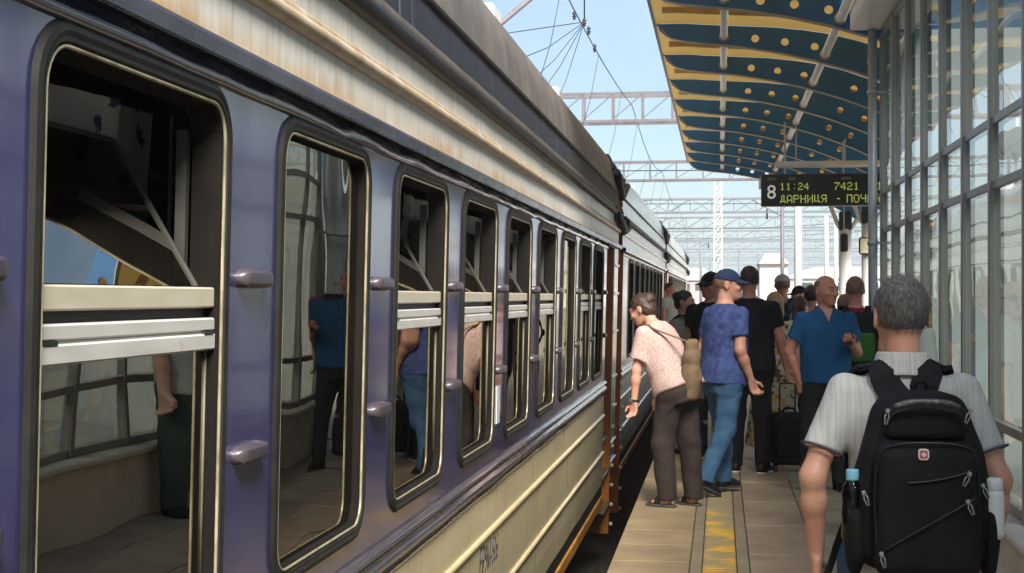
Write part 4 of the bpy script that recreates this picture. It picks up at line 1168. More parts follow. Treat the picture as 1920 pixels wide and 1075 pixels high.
    def head_d(Q):
        d = ell(Q, (0,.014,.026), (.077,.097,.096))
        d = smin(d, ell(Q, (0,-.032,-.042), (.060,.066,.074)), .035)
        d = smin(d, ell(Q, (0,-.066,-.094), (.030,.024,.022)), .03)
        d = smin(d, rcone(Q, (-.036,-.080,.030), (.036,-.080,.030), .012, .012), .022)
        for s in (-1, 1):
            d = smax(d, -ell(Q, (s*.032,-.108,.010), (.020,.020,.013)), .012)
            d = smin(d, ell(Q, (s*.031,-.085,.009), (.014,.0135,.012)), .004)
            d = smin(d, ell(Q, (s*.042,-.072,-.022), (.022,.022,.020)), .02)
            e_ = ell(Q, (s*.080,.018,-.006), (.009,.021,.033)); e_ = smax(e_, -ell(Q, (s*.090,.010,-.004), (.008,.011,.019)), .006)
            d = smin(d, e_, .008)
        d = smin(d, rcone(Q, (0,-.094,.014), (0,-.116,-.026), .0085, .0145), .012)
        for s in (-1, 1): d = smin(d, ell(Q, (s*.013,-.103,-.030), (.010,.010,.008)), .008)
        d = smin(d, ell(Q, (0,-.094,-.056), (.023,.010,.006)), .006)
        d = smin(d, ell(Q, (0,-.093,-.068), (.020,.010,.007)), .006)
        d = smax(d, -rcone(Q, (-.020,-.104,-.062), (.020,-.104,-.062), .003, .003), .004)
        return d
    def body(P):
        P = P.astype(np.float32)
        d = torso_d(P, tor, 0, bulk, 1.485)
        for i in range(2):
            d = smin(d, rcone(P, sh[i], elb[i], .054*aw, .043*aw), .05)
            d = smin(d, rcone(P, elb[i], elb[i] + (wri[i]-elb[i])*.34, .041*aw, .0425*aw), .025)
            d = smin(d, rcone(P, elb[i] + (wri[i]-elb[i])*.30, wri[i], .0425*aw, .0275*aw), .02)
            d = smin(d, rcone(P, hips[i], knees[i], .088, .060), .05)
            d = smin(d, rcone(P, knees[i], knees[i] + (ankles[i]-knees[i])*.38, .056, .058), .02)
            d = smin(d, rcone(P, knees[i] + (ankles[i]-knees[i])*.35, ankles[i], .058, .038), .02)
            f2, u2 = fdirs[i]
            d = smin(d, rcone(P, ankles[i] - u2*.045, ankles[i] + f2*.12 - u2*.062, .036, .022), .02)
        d = smin(d, rcone(P, nb0, hc + Rh @ np.array([0,.030,-.045]), .062*aw, .056*aw), .035)
        near = np.where(np.linalg.norm(P - hc.astype(np.float32), axis=1) < .24)[0]
        if len(near): d[near] = smin(d[near], head_d(toH(P[near])), .022)
        for i in range(2):
            near = np.where(np.linalg.norm(P - hand_c[i].astype(np.float32), axis=1) < .19)[0]
            if len(near):
                Q = P[near]; h = None
                for a, b, ra, rb in hands[i]:
                    e_ = rcone(Q, a, b, ra, rb); h = e_ if h is None else smin(h, e_, .006)
                d[near] = smin(d[near], h, .010)
        return d
    allp = np.array([hc+np.array([.13,.15,.15]), hc-np.array([.13,.15,.15])] + elb + wri + [p[1] for hp in hands for p in hp] + knees + ankles + hips + sh + [ankles[i] + fdirs[i][0]*.2 for i in range(2)])
    lo = allp.min(0) - .10; hi = allp.max(0) + .10; lo[2] = min(lo[2], -.02)
    lo = np.minimum(lo, p0 + np.array([-.24,-.2,-.2])); hi = np.maximum(hi, p0 + np.array([.24,.2,.2]))
    sdf_obj('body', body, lo, hi, vox, skin_m or SK1, root)
    # ---- clothes
    if shirt:
        hem = shirt.get('hem', .86); sl = shirt.get('sleeve', .62); e = shirt.get('loose', 0.0); slr = shirt.get('sr', .066)*aw; wr = shirt.get('wr', .007)
        top = shirt.get('top', 1.482)
        nn = unit(nb0 - hc)
        def fs(P):
            P = P.astype(np.float32)
            d = torso_d(P, sht, e, bulk, top, hem)
            if female:
                q = toT(P)
                for s in (-1, 1): d = smin(d, ell(q, (s*.07,-.105,1.25), (.062,.055,.06)), .05)
            for i in range(2):
                ax = unit(elb[i]-sh[i]) if sl <= 1 else unit(elb[i]-sh[i])
                a = rcone(P, sh[i], elb[i], max(slr*.92, .054*aw+.010), slr*1.10)
                if sl <= 1:
                    cut = (P - (sh[i] + (elb[i]-sh[i])*sl).astype(np.float32)) @ ax.astype(np.float32)
                    a = smax(a, cut, .006)
                else:
                    a = smin(a, rcone(P, elb[i], wri[i] - (wri[i]-elb[i])*.05, slr*.94, slr*.62), .03)
                d = smin(d, a, .045)
            if wr: d = d - wrinkle(P, shirt.get('wf', 26), wr, 7, shirt.get('seed', 0), (1,1,.7))
            if shirt.get('v'):
                q = toT(P); wdg = np.maximum(np.maximum(np.abs(q[:, 0]) - (q[:, 2]-shirt['v'])*.42, shirt['v']-q[:, 2]), q[:, 1]+.02); d = smax(d, -wdg, .004)
            # neck opening
            d = smax(d, -(rcone(P, nb0 - unit(hc-nb0)*.02, hc, .064*aw*shirt.get('neck', 1.0), .064*aw)), .006)
            return d
        info0['fs'] = fs
        b = np.array(elb + sh + (wri if sl > 1 else []) + [p0]); l2 = np.minimum(b.min(0)-.10, p0+np.array([-.30,-.34,-.22])); h2 = np.maximum(b.max(0)+.10, p0+np.array([.30,.30,.2]))
        h2[2] = max(h2[2], nb0[2]+.08)
        sdf_obj('shirt' if not shirt.get('name') else shirt['name'], fs, l2, h2, vox*.9, shirt['m'], root)
        if shirt.get('collar'):
            def fc(P):
                P = P.astype(np.float32); ax = unit(hc + Rh @ np.array([0,.03,-.05]) - nb0)
                t = (P - nb0.astype(np.float32)) @ ax.astype(np.float32)
                rad = np.linalg.norm(P - nb0.astype(np.float32) - t[:, None]*ax.astype(np.float32), axis=1)
                d = np.abs(rad - (.088 - t*.26)) - .006
                d = np.maximum(d, np.abs(t-.026) - .036)
                q = toT(P)
                opening = np.abs(q[:, 0]) - np.maximum(0, (.020 + (q[:, 2]-1.44)*.75))      # V at the throat
                return np.where(q[:, 1] < -.02, np.maximum(d, -opening), d)
            sdf_obj('collar', fc, nb0-.13, nb0+.13, .006, shirt['collar'], root)
    if pants:
        wl_ = pants.get('loose', 0.0); bt = pants.get('bottom', .0)
        def fp(P):
            P = P.astype(np.float32)
            d = torso_d(P, tor, .020, bulk, pants.get('top', 1.0), .77)
            for i in range(2):
                d = smin(d, rcone(P, hips[i], knees[i], .100+wl_*.5, .072+wl_), .05)
                en = ankles[i] + (knees[i]-ankles[i])*bt
                d = smin(d, rcone(P, knees[i], en + (ankles[i]-knees[i])*.04, .070+wl_, .056+wl_*1.1), .03)
            d = d - wrinkle(P, pants.get('wf', 24), pants.get('wr', .007), 7, pants.get('seed', 3), (.8,.8,1.1))
            for i in range(2):
                u2 = fdirs[i][1]
                cut = -((P - (ankles[i] + (knees[i]-ankles[i])*bt - u2*.035).astype(np.float32)) @ u2.astype(np.float32))
                far = np.linalg.norm(P - ankles[i].astype(np.float32), axis=1) < .22 + bt*.5
                d = np.where(far, smax(d, cut, .006), d)
            return d
        b = np.array(knees + ankles + hips); l2 = b.min(0)-.14; h2 = b.max(0)+.14; h2[2] = p0[2]+.12; l2 = np.minimum(l2, p0+np.array([-.24,-.2,-.2])); h2 = np.maximum(h2, p0+np.array([.24,.2,.12]))
        l2[2] = max(l2[2], -.03)
        sdf_obj('trousers', fp, l2, h2, vox, pants['m'], root)
    if dress:
        def fd_(P):
            P = P.astype(np.float32); d = torso_d(P, sht, .004, bulk, 1.45, .85)
            q = P - p0.astype(np.float32); z = q[:, 2]
            w = np.interp(z, [-.85,-.4,0,.12], [.30,.245,.19,.165]).astype(np.float32)
            ang = np.arctan2(q[:, 1], q[:, 0]); w = w + .016*np.sin(ang*9+1)*np.clip(-z/.5, 0, 1)
            k = np.maximum(np.sqrt(q[:, 0]**2 + (q[:, 1]*1.12)**2) - w, np.maximum(-dress.get('len', .80)-z, z-.12))
            d = smin(d, k*.85, .04)
            for i in range(2):
                a = rcone(P, sh[i], elb[i], .064, .070); cut = (P - (sh[i] + (elb[i]-sh[i])*.45).astype(np.float32)) @ unit(elb[i]-sh[i]).astype(np.float32)
                d = smin(d, smax(a, cut, .006), .04)
            return d - wrinkle(P, 20, .004, 7, 2)
        sdf_obj('dress', fd_, p0+np.array([-.42,-.42,-.95]), p0+np.array([.42,.42,.6]), vox, dress['m'], root)
    if shoes:
        for i in range(2):
            f2, u2 = fdirs[i]; s2 = np.cross(u2, f2); Rf = np.stack([s2, -f2, u2], 1).astype(np.float32); an = ankles[i].astype(np.float32)
            open_ = shoes.get('sandal')
            def fsh(P):
                q = (P.astype(np.float32)-an) @ Rf
                d = rcone(q, (0,.030,-.045), (0,-.10,-.056), .043, .040)
                d = smin(d, rcone(q, (0,-.08,-.058), (0,-.150,-.064), .041, .030), .03)
                if not open_: d = smin(d, rcone(q, (0,.02,-.05), (0,.012,.0), .044, .045), .03)
                d = smax(d, -(q[:, 2]+.085), .006)
                if open_: d = np.maximum(d, np.minimum(q[:, 2]+.064, np.abs(q[:, 1]+.075)-.020))
                return smax(d, q[:, 2]-.035, .006)
            sdf_obj('shoe', fsh, an-.26, an+.26, min(vox, .009), shoes['m'], root)
            if sole or shoes.get('sole'):
                def fso(P):
                    q = (P.astype(np.float32)-an) @ Rf
                    d = smin(rcone(q*A3(1,1,0), (0,.030,0), (0,-.10,0), .047, .045), rcone(q*A3(1,1,0), (0,-.08,0), (0,-.155,0), .045, .035), .03)
                    return np.maximum(d, np.abs(q[:, 2]+.077)-.009)
                sdf_obj('sole', fso, an-.26, an+.26, min(vox, .008), shoes.get('sole') or SOLE, root)
    # ---- hair, caps, eyes
    def head_obj(name, f, m, R_=.22, v=None): return sdf_obj(name, lambda P: f(toH(P.astype(np.float32))), hc-R_, hc+R_, v or min(vox, .007), m, root)
    if hair:
        ht = hair['t']; th = hair.get('th', .010)
        def fh(Q):
            sk = ell(Q, (0,.016,.028), (.079+th*.6,.097+th*.7,.094+th))
            y, z = Q[:, 1], Q[:, 2]
            if ht == 'bald': line = np.interp(y, [-.10,-.02,.0,.03,.06,.10], [.2,.15,.045,-.03,-.055,-.06]); 
            else: line = np.interp(y, [-.12,-.075,-.045,-.02,.012,.035,.06,.10], [.098,.078,.052,.012,.002,-.045,-.066,-.07])
            d = sk - wrinkle(Q, 95, hair.get('wr', .0045 if th > .008 else .002), 6, 4)
            d = smax(d, (line-z).astype(np.float32)*.7, .008)
            if ht == 'bald': d = smax(d, (z - np.interp(y, [-.1,.0,.05,.11], [.05,.075,.085,.06])).astype(np.float32), .01)
            for s in (-1, 1): d = smax(d, -ell(Q, (s*.085,.014,-.008), (.016,.028,.038)), .006)
            if ht == 'bun':
                d = smin(d, ell(Q, (0,.100,.060), (.052,.048,.050)) - wrinkle(Q, 80, .004, 6, 9), .02)
                d = smin(d, ell(Q, (0,.06,-.03), (.066,.055,.055)), .03)
            if ht == 'pony': d = smin(d, rcone(Q, (0,.115,.03), (0,.150,-.12), .034, .022), .02)
            if ht == 'long': d = smin(d, smax(ell(Q, (0,.05,-.08), (.088,.070,.16)), Q[:, 1]*-1+.005, .02), .03)
            return d
        ho = head_obj('hair', fh, hair['m'], .26)
        add_strands(ho, hair.get('n', 900), hair.get('len', .014), H2W, Rh, hc, hair.get('w', .0016))
        ho['kind'] = 'stuff'
    if cap:
        def fcp(Q):
            dome = ell(Q, (0,.012,.030), (.090,.108,.100)); dome = smax(dome, .036-Q[:, 2]+Q[:, 1]*.10, .006)
            brim = np.maximum(np.abs(Q[:, 2]-.040+(Q[:, 1]+.09)*-.22 + np.abs(Q[:, 0])**2*3.2) - .005, np.sqrt((Q[:, 0]/.082)**2 + ((Q[:, 1]+.085)/.100)**2)*.08-.08)
            brim = np.maximum(brim, Q[:, 1]+.055)
            return np.minimum(dome, brim)
        head_obj('cap', fcp, cap['m'], .24, .006)
        if cap.get('badge'):
            mbb = MB()
            for k in range(3):
                a = R(-14+k*14); c = np.array([math.sin(a)*.093, .012-math.cos(a)*.107, .078])
                mbb.add([H2W(c + np.array(q)) for q in ((-.009,-.002,-.008),(.009,-.002,-.008),(.009,.004,.008),(-.009,.004,.008))], [(0,1,2,3)])
            mbb.build('cap_badge', cap['badge'], root)
    if not hide_face:
        for s in (-1, 1):
            mb = MB(); vs = []
            mb.lathe([(0,-.006),(.005,-.005),(.0075,0),(.005,.005),(0,.006)], 8)
            o = mb.build('eye', EYE, root); o.location = H2W((s*.031, -.0925, .009))
            mb = MB(); mb.tube([H2W((s*.016,-.0985,.030)), H2W((s*.032,-.0965,.035)), H2W((s*.046,-.083,.030))], .0038, 5)
            mb.build('eyebrow', hair['m'] if hair else HB, root)
        mb = MB(); mb.tube([H2W((-.021,-.1005,-.0615)), H2W((0,-.1065,-.060)), H2W((.021,-.1005,-.0615))], .0036, 5); mb.build('lips', LIP, root)
    if glasses:
        mb = MB()
        for s in (-1, 1):
            pts = rrect(-.026, .026, -.018, .018, .014, 4); n = len(pts)
            mb.add([H2W((s*.033+a, -.112+abs(s*.033+a)*.28, .008+b)) for a, b in pts], [list(range(n))])
            mb.add([H2W((s*.033+a, -.108+abs(s*.033+a)*.28, .008+b)) for a, b in pts], [list(range(n))[::-1]])
            mb.tube([H2W((s*.058,-.096,.014)), H2W((s*.084,-.01,.012)), H2W((s*.084,.03,.004))], .0028, 5)
        mb.tube([H2W((-.012,-.112,.016)), H2W((.012,-.112,.016))], .003, 5)
        mb.build('sunglasses', M['black'], root)
    info = dict(fs=info0.get('fs'), root=root, S=S, wri=wri, elb=elb, sh=sh, hc=hc, T=T, hand_c=hand_c, p0=p0, frames=[hand_frames(0), hand_frames(1)], ankles=ankles)
    def world(v): return Matrix.LocRotScale(Vector((X, Y, zoff)), Euler((0,0,R(rz))), Vector((S,S,S))) @ Vector(v)
    info['world'] = world
    return info
LIP = mat('lip', (.30,.10,.085), rough=.4)
# ------------------------------------------------------------------ the crowd
def at(x, zc): Xw = (x-1351)*.9902*zc/2774; return Xw, (zc + Xw*.1395)/.9902     # a place on the platform from a sight line and a depth
DENIM = cloth('denim', (.034,.085,.165), (.065,.14,.235), scale=6, lo=.4, hi=.75)
NAVYJEAN = cloth('navy_jean', (.018,.026,.045))
DKGREY = cloth('dark_grey_trousers', (.022,.024,.027)); GREY = cloth('grey_trousers', (.16,.15,.14), (.12,.11,.10)); BROWN = cloth('brown_trousers', (.028,.019,.018), (.045,.032,.028))
BLACK = cloth('black_cloth', (.010,.010,.013)); OLIVE = cloth('green_trousers', (.05,.075,.062))
PINKB = cloth('pink_lace', (.50,.365,.32), (.40,.26,.23), scale=60, lo=.45, hi=.6, bump=.5, bscale=120, bdist=.003)
BLUET = cloth('blue_tshirt', (.036,.056,.165), (.058,.085,.22), scale=26, lo=.42, hi=.62)
POLO = cloth('blue_polo', (.012,.070,.175), (.016,.085,.21))
POLOC = cloth('blue_collar', (.06,.14,.24))
FLORAL = mat('floral', (.46,.42,.33), (.50,.30,.03), 16, lo=.52, hi=.60, rough=.85, c3=(.07,.06,.035), scale3=13, lo3=.56, hi3=.60)
WHITE = cloth('white_cloth', (.58,.57,.55)); GREYT = cloth('grey_tshirt', (.33,.32,.30)); MAROON = cloth('maroon', (.20,.022,.034)); PALEP = cloth('pale_pink', (.60,.42,.38)); GREYGREEN = cloth('light_polo', (.40,.41,.38))
NAVY = cloth('navy_cap', (.020,.040,.090)); CAPG = cloth('grey_cap', (.42,.42,.43)); CAPK = cloth('black_cap', (.012,.012,.014))

# woman in the pink blouse, stooping towards the carriage door
x, y = at(1268, 11.35)
pw = person('woman in a pink patterned blouse and dark brown trousers stooping by the train', x, y, -122, 1.70, .010, True, 1.06, lean=26, head=(6, 24), neck_fwd=.02,
    arms=(((.10,-.16,-1),(.04,-.06,-1)), ((-.08,-.10,-1),(0,-.35,-1))), legs=(((.03,-.16,-1),(.0,.10,-1)), ((-.03,.10,-1),(0,.10,-1))), feet=((6,0),(-6,0)), curl=(.55,.5), skin_m=SK1,
    shirt=dict(m=PINKB, hem=.90, sleeve=.72, loose=.014, sr=.082, wr=.008, wf=22, seed=2), pants=dict(m=BROWN, loose=.020, wr=.007, wf=20, top=1.02), shoes=dict(m=BLACKSHOE, sandal=True, sole=SOLE), hair=dict(t='bun', m=HB, th=.014))
# man leaning out of a door far down the train
person('man leaning out of the second carriage door, far down the train', -1.02, 30.2, 60, 1.74, .014, head=(0,0), skin_m=SK2, shirt=dict(m=GREYGREEN, sleeve=.6), pants=dict(m=DKGREY), shoes=dict(m=BLACKSHOE), hair=dict(t='short', m=HK), zoff=.145, group=None)
# grey woman between them
x, y = at(1283, 15.2)
gw = person('woman in a grey top and grey trousers with a bun, behind the pink blouse', x, y, 62, 1.66, .012, True, 1.02, head=(14, 4), arms=(((.15,-.2,-1),(0,-.6,-1)), ((-.15,.05,-1),(-.05,-.3,-1))),
    skin_m=SK3, shirt=dict(m=GREYT, hem=.88, sleeve=.6), pants=dict(m=GREY, loose=.012), shoes=dict(m=BLACKSHOE), hair=dict(t='bun', m=HK, th=.012))
# black cap and glasses
x, y = at(1333, 14.6)
person('man in a black cap and dark glasses behind the navy cap', x, y, -28, 1.84, .013, head=(-10, 3), skin_m=SK2, shirt=dict(m=BLACK, sleeve=.6), pants=dict(m=NAVYJEAN), shoes=dict(m=BLACKSHOE, sole=WHITE), hair=dict(t='short', m=HK), cap=dict(m=CAPK), glasses=True)
# striding man, navy cap, blue T-shirt
x, y = at(1357, 12.0)
cm_ = person('striding man in a navy cap, blue T-shirt and jeans', x, y, 128, 1.80, .009, head=(-34, 2), lean=3, arms=(((.10,.20,-1),(-.05,-.5,-1)), ((-.12,.12,-1),(-.0,-.46,-1))),
    legs=(((.03,-.20,-1),(.02,-.03,-1)), ((-.03,.13,-1),(0,.52,-1))), feet=((6,0),(-4,26)), curl=(.6,.7), skin_m=SK1,
    shirt=dict(m=BLUET, hem=.84, sleeve=.62, loose=.006, wr=.009, wf=24, seed=5), pants=dict(m=DENIM, loose=.010, wr=.009, wf=26, seed=8), shoes=dict(m=BLACKSHOE, sole=SOLE), hair=dict(t='short', m=HS, th=.004), cap=dict(m=NAVY, badge=M['board_white']))
# black T-shirt, from behind
x, y = at(1405, 13.5)
person('tall man in black T-shirt and black trousers seen from behind', x, y, 168, 1.88, .011, False, 1.08, head=(12, 2), arms=(((.16,.05,-1),(.05,-.2,-1)), ((-.24,-.05,-1),(-.16,-.28,-1))),
    legs=(((.05,-.05,-1),(.02,.06,-1)), ((-.05,.02,-1),(-.02,.05,-1))), skin_m=SK2, shirt=dict(m=BLACK, hem=.86, sleeve=.60, loose=.006, wr=.006), pants=dict(m=BLACK, loose=.01), shoes=dict(m=BLACKSHOE, sole=WHITE), hair=dict(t='short', m=HB, th=.006))
# floral dress
x, y = at(1452, 14.5)
person('woman in a long yellow floral dress behind the man in black', x, y, 175, 1.64, .013, True, 1.05, head=(20, 0), skin_m=SK3, dress=dict(m=FLORAL, len=.80), shoes=dict(m=GREYT, sandal=True, sole=WHITE), hair=dict(t='long', m=HL, th=.014))
# grey cap with navy backpack
x, y = at(1467, 17.2)
gc = person('man in a pale grey cap with a navy backpack seen from behind', x, y, 172, 1.86, .013, head=(0, 0), skin_m=SK2, shirt=dict(m=GREYT, sleeve=.6), pants=dict(m=DKGREY), shoes=dict(m=BLACKSHOE), hair=dict(t='short', m=HS, th=.004), cap=dict(m=CAPG), hide_face=True)
x, y = at(1522, 16.6)
person('dark-haired person in a grey T-shirt behind the blue polo', x, y, 165, 1.72, .014, head=(0, 4), skin_m=SK2, shirt=dict(m=GREYT, sleeve=.6), pants=dict(m=DKGREY), shoes=dict(m=BLACKSHOE), hair=dict(t='short', m=HK, th=.014), hide_face=True)
x, y = at(1499, 19.5)
person('person in a dark cap in profile, far behind the blue polo', x, y, -60, 1.74, .015, head=(0, 4), skin_m=SK1, shirt=dict(m=DKGREY, sleeve=.6), pants=dict(m=NAVYJEAN), shoes=dict(m=BLACKSHOE), hair=dict(t='short', m=HK), cap=dict(m=CAPK))
# blue polo with phone
x, y = at(1548, 12.2)
pm2 = person('balding man in a blue polo shirt looking aside, phone in hand', x, y, 10, 1.775, .008, False, 1.03, head=(30, 3), lean=1, arms=(((.26,.12,-1),(-.38,-.80,.28)), ((-.34,.16,-1),(.30,-.20,-1))),
    legs=(((.05,0,-1),(.02,.03,-1)), ((-.09,-.03,-1),(-.03,.05,-1))), curl=(.75,.8), palm=((-.5,-.2,.8),(.6,.6,0)), skin_m=SK2,
    shirt=dict(m=POLO, hem=.88, sleeve=.62, loose=.004, wr=.008, wf=20, seed=7, collar=POLOC, v=1.372), pants=dict(m=DKGREY, loose=.008, wr=.006), shoes=dict(m=BLACKSHOE, sole=SOLE), hair=dict(t='bald', m=HS, th=.003))
# pale pink person half hidden behind him
x, y = at(1500, 15.0)
person('person in a pale pink top almost hidden behind the blue polo', x, y, 150, 1.60, .014, True, head=(0,0), skin_m=SK3, shirt=dict(m=PALEP, sleeve=.6, hem=.84), pants=dict(m=WHITE), shoes=dict(m=BLACKSHOE), hair=dict(t='pony', m=HB), hide_face=True)
# white T-shirt
x, y = at(1585, 14.2)
person('man in a white T-shirt between the blue polo and the maroon shirt', x, y, 170, 1.62, .013, head=(0,4), skin_m=SK2, shirt=dict(m=WHITE, sleeve=.6), pants=dict(m=DENIM), shoes=dict(m=BLACKSHOE), hair=dict(t='short', m=HS), hide_face=True)
# maroon with black and green backpack
x, y = at(1604, 13.4)
mr_ = person('man in a maroon shirt with a black and green backpack, by the downpipe', x, y, 184, 1.78, .011, head=(-8, 6), skin_m=SK2, shirt=dict(m=MAROON, sleeve=.62, loose=.006), pants=dict(m=DKGREY), shoes=dict(m=BLACKSHOE), hair=dict(t='short', m=HS, th=.007), hide_face=True)
# man with sunglasses coming the other way: the picture shows him only in the glass wall
person('man in a light polo and sunglasses, seen reflected in the glass wall', 1.19, 9.68, -66, 1.70, .010, False, .95, head=(58, 0), skin_m=SK3, shirt=dict(m=GREYGREEN, sleeve=.62, loose=.01, collar=GREYGREEN, v=1.36), pants=dict(m=OLIVE, loose=.012), shoes=dict(m=BLACKSHOE), hair=dict(t='bald', m=HS, th=.003), glasses=True)

# ---- the man with the backpack, nearest the camera
STRIPE = mat('striped_polo', (.47,.465,.445), (.37,.37,.355), 150, (1,.06,.03), .40, .62, rough=.85, spec=.25, bump=.5, bscale=20, bstretch=(1,1,.6), bdist=.014)
BX, BY = .525, 4.40
bp = person('man in a pale grey polo shirt seen from behind, nearest the camera', BX, BY, 180, 1.665, .0065, False, .83, head=(4, 3), lean=5, aw_=.87,
    arms=(((.38,.24,-1),(-.06,-.26,-1)), ((-.38,.20,-1),(.06,-.22,-1))), curl=(.65,.6), palm=((-1,0,.1),(1,0,.1)), skin_m=SK1, hide_face=True,
    legs=(((.05,-.12,-1),(.02,.08,-1)), ((-.05,.08,-1),(-.02,.10,-1))),
    shirt=dict(m=STRIPE, hem=.80, sleeve=.70, loose=.004, sr=.064, wr=.0085, wf=19, seed=1, collar=STRIPE), pants=dict(m=DENIM, loose=.012), shoes=dict(m=BLACKSHOE, sole=SOLE), hair=dict(t='short', m=HG, th=.006, wr=.0012, n=9000, len=.009, w=.0007))
# dark cuff trims
for i in range(2):
    ax = unit(bp['elb'][i]-bp['sh'][i]); c = bp['sh'][i] + (bp['elb'][i]-bp['sh'][i])*.695
    a = unit(np.cross(ax, [0,1,0])); b = np.cross(ax, a)
    mb = MB(); mb.tube([c + a*(.0655*math.cos(t)) + b*(.0655*math.sin(t)) for t in np.linspace(0, 2*math.pi, 24, endpoint=False)], .0042, 6, closed=True)
    mb.build('cuff_trim', cloth('cuff_dark%d' % i, (.07,.07,.10)), bp['root'])

# ---- bags
PK = mat('pack_black', (.0075,.0075,.0085), (.013,.013,.015), 9, rough=.85, spec=.18, bump=.35, bscale=260, bdist=.0015)
PK2 = mat('pack_panel', (.011,.011,.013), (.007,.007,.008), 9, rough=.8, spec=.2, bump=.35, bscale=200, bdist=.0015)
ZIP = mat('zip', (.016,.016,.017), rough=.35, metal=.4); PULL = mat('zip_pull', (.36,.35,.33), (.25,.25,.24), 20, rough=.35, metal=.6)
def strap(pts, wdir, w, th, name, m, parent):
    """ribbon of width w along pts; wdir is the width direction at each point"""
    mb = MB(); vs = []; fs = []; n = len(pts)
    for i, p in enumerate(pts):
        p = Vector(p); d = (Vector(pts[min(i+1, n-1)]) - Vector(pts[max(i-1, 0)])).normalized()
        wv = Vector(wdir[i] if isinstance(wdir, list) else wdir); wv = (wv - d*wv.dot(d)).normalized(); nv = d.cross(wv)
        ww = w[i] if isinstance(w, list) else w
        for a, b in ((-1,-1),(1,-1),(1,1),(-1,1)): vs.append(p + wv*(a*ww/2) + nv*(b*th/2))
    for i in range(n-1):
        for k in range(4): fs.append((i*4+k, i*4+(k+1) % 4, i*4+4+(k+1) % 4, i*4+4+k))
    fs.append((3,2,1,0)); fs.append(tuple((n-1)*4+k for k in range(4)))
    mb.add(vs, fs); o = mb.build(name, m, parent)
    bv = o.modifiers.new('bevel', 'BEVEL'); bv.width = th*.3; bv.segments = 2
    return o
def smooth_path(pts, k=6):
    out = []; n = len(pts); P = [Vector(p) for p in pts]
    for i in range(n-1):
        p0_, p1, p2, p3 = P[max(i-1,0)], P[i], P[i+1], P[min(i+2, n-1)]
        for j in range(k):
            t = j/k; out.append(.5*((2*p1) + (-p0_+p2)*t + (2*p0_-5*p1+4*p2-p3)*t*t + (-p0_+3*p1-3*p2+p3)*t**3))
    out.append(P[-1]); return [tuple(v) for v in out]

# the big backpack: local frame x right in the picture, y away from the camera, z up; origin at its bottom centre
bpk = tag(empty('backpack', (BX+.028, BY-.175, .836)), 'large black backpack on the back of the man in pale grey', 'backpack')
def f_pack(P):
    x, y, z = P[:, 0], P[:, 1], P[:, 2]
    wz = np.interp(z, [0,.05,.12,.22,.35,.45,.5], [.135,.182,.200,.194,.164,.130,.102]).astype(np.float32)
    dz = np.interp(z, [0,.06,.2,.35,.44,.50], [.065,.090,.098,.085,.066,.040]).astype(np.float32)
    m = (np.abs(x/wz)**3.2 + np.abs((y-.02)/dz)**3.2)**(1/3.2)
    d = smax((m-1)*dz, np.maximum(-z, z-.505), .035)
    return d - wrinkle(P, 22, .0035, 7, 6)
sdf_obj('main_bag', f_pack, (-.24,-.16,-.05), (.24,.16,.62), .0075, PK, bpk)
def f_front(P):
    d = rbox(P - A3(0,-.070,.185), (0,0,0), (.138,.055,.185), .045)
    return d - wrinkle(P, 26, .003, 7, 9)
sdf_obj('front_pocket', f_front, (-.20,-.16,-.04), (.20,.02,.42), .0065, PK2, bpk)
def f_low(P):
    cut = (P[:, 2] - (.150 + P[:, 0]*.60))*.86      # the pocket flap below a slanting zip
    d = rbox(P - A3(0,-.082,.150), (0,0,0), (.142,.058,.150), .045)
    return smax(d, cut, .012) - wrinkle(P, 22, .004, 7, 12)
sdf_obj('lower_pocket', f_low, (-.20,-.18,-.04), (.20,.0,.34), .0065, PK, bpk)
def f_top(P):
    d = rbox(P - A3(0,-.040,.418), (0,0,0), (.112,.034,.050), .028); return d - wrinkle(P, 30, .003, 7, 3)
sdf_obj('top_pocket', f_top, (-.18,-.14,.30), (.18,.06,.52), .0065, PK2, bpk)
for s in (-1, 1):
    def f_side(P):
        d = ell(P, (s*.178,.015,.115), (.034,.080,.135)); return smax(d, P[:, 2]-.205-.02*np.sin(P[:, 1]*30), .01) - wrinkle(P, 30, .004, 7, 5)
    sdf_obj('side_pocket', f_side, (s*.188-.09,-.10,-.05), (s*.188+.09,.13,.25), .0065, PK, bpk)
def zipline(pts, nm='zip'):
    mb = MB(); mb.tube(smooth_path(pts, 5), .0038, 6); return mb.build(nm, ZIP, bpk)
zipline([(-.128,-.098,.06),(-.138,-.100,.20),(-.128,-.108,.325),(-.09,-.117,.362),(0,-.121,.370),(.09,-.117,.362),(.128,-.108,.325),(.138,-.100,.20),(.128,-.098,.06)])
zipline([(-.118,-.146,.082),(-.06,-.151,.118),(0,-.152,.155),(.06,-.150,.190),(.122,-.138,.226)])
zipline([(-.112,-.088,.400),(-.085,-.094,.447),(0,-.097,.462),(.085,-.094,.447),(.112,-.088,.400)])
zipline([(-.06,-.130,.262),(0,-.132,.268),(.08,-.130,.285),(.115,-.122,.300)])
for p in ((.105,-.150,.205), (.100,-.136,.278), (-.122,-.150,.060), (-.160,-.080,.215), (.155,-.082,.240), (-.105,-.100,.440), (.110,-.100,.444)):
    mb = MB(); mb.tube([(0,0,.012),(.005,-.004,0),(.002,-.005,-.022),(-.004,-.005,-.022),(-.006,-.004,0)], .0022, 5, closed=True); mb.bbox(-.006,.006,-.006,.002,.008,.020,.002)
    o = mb.build('zip_pull', PULL, bpk, p); o.rotation_euler = (0, random.uniform(-.5,.5), 0)
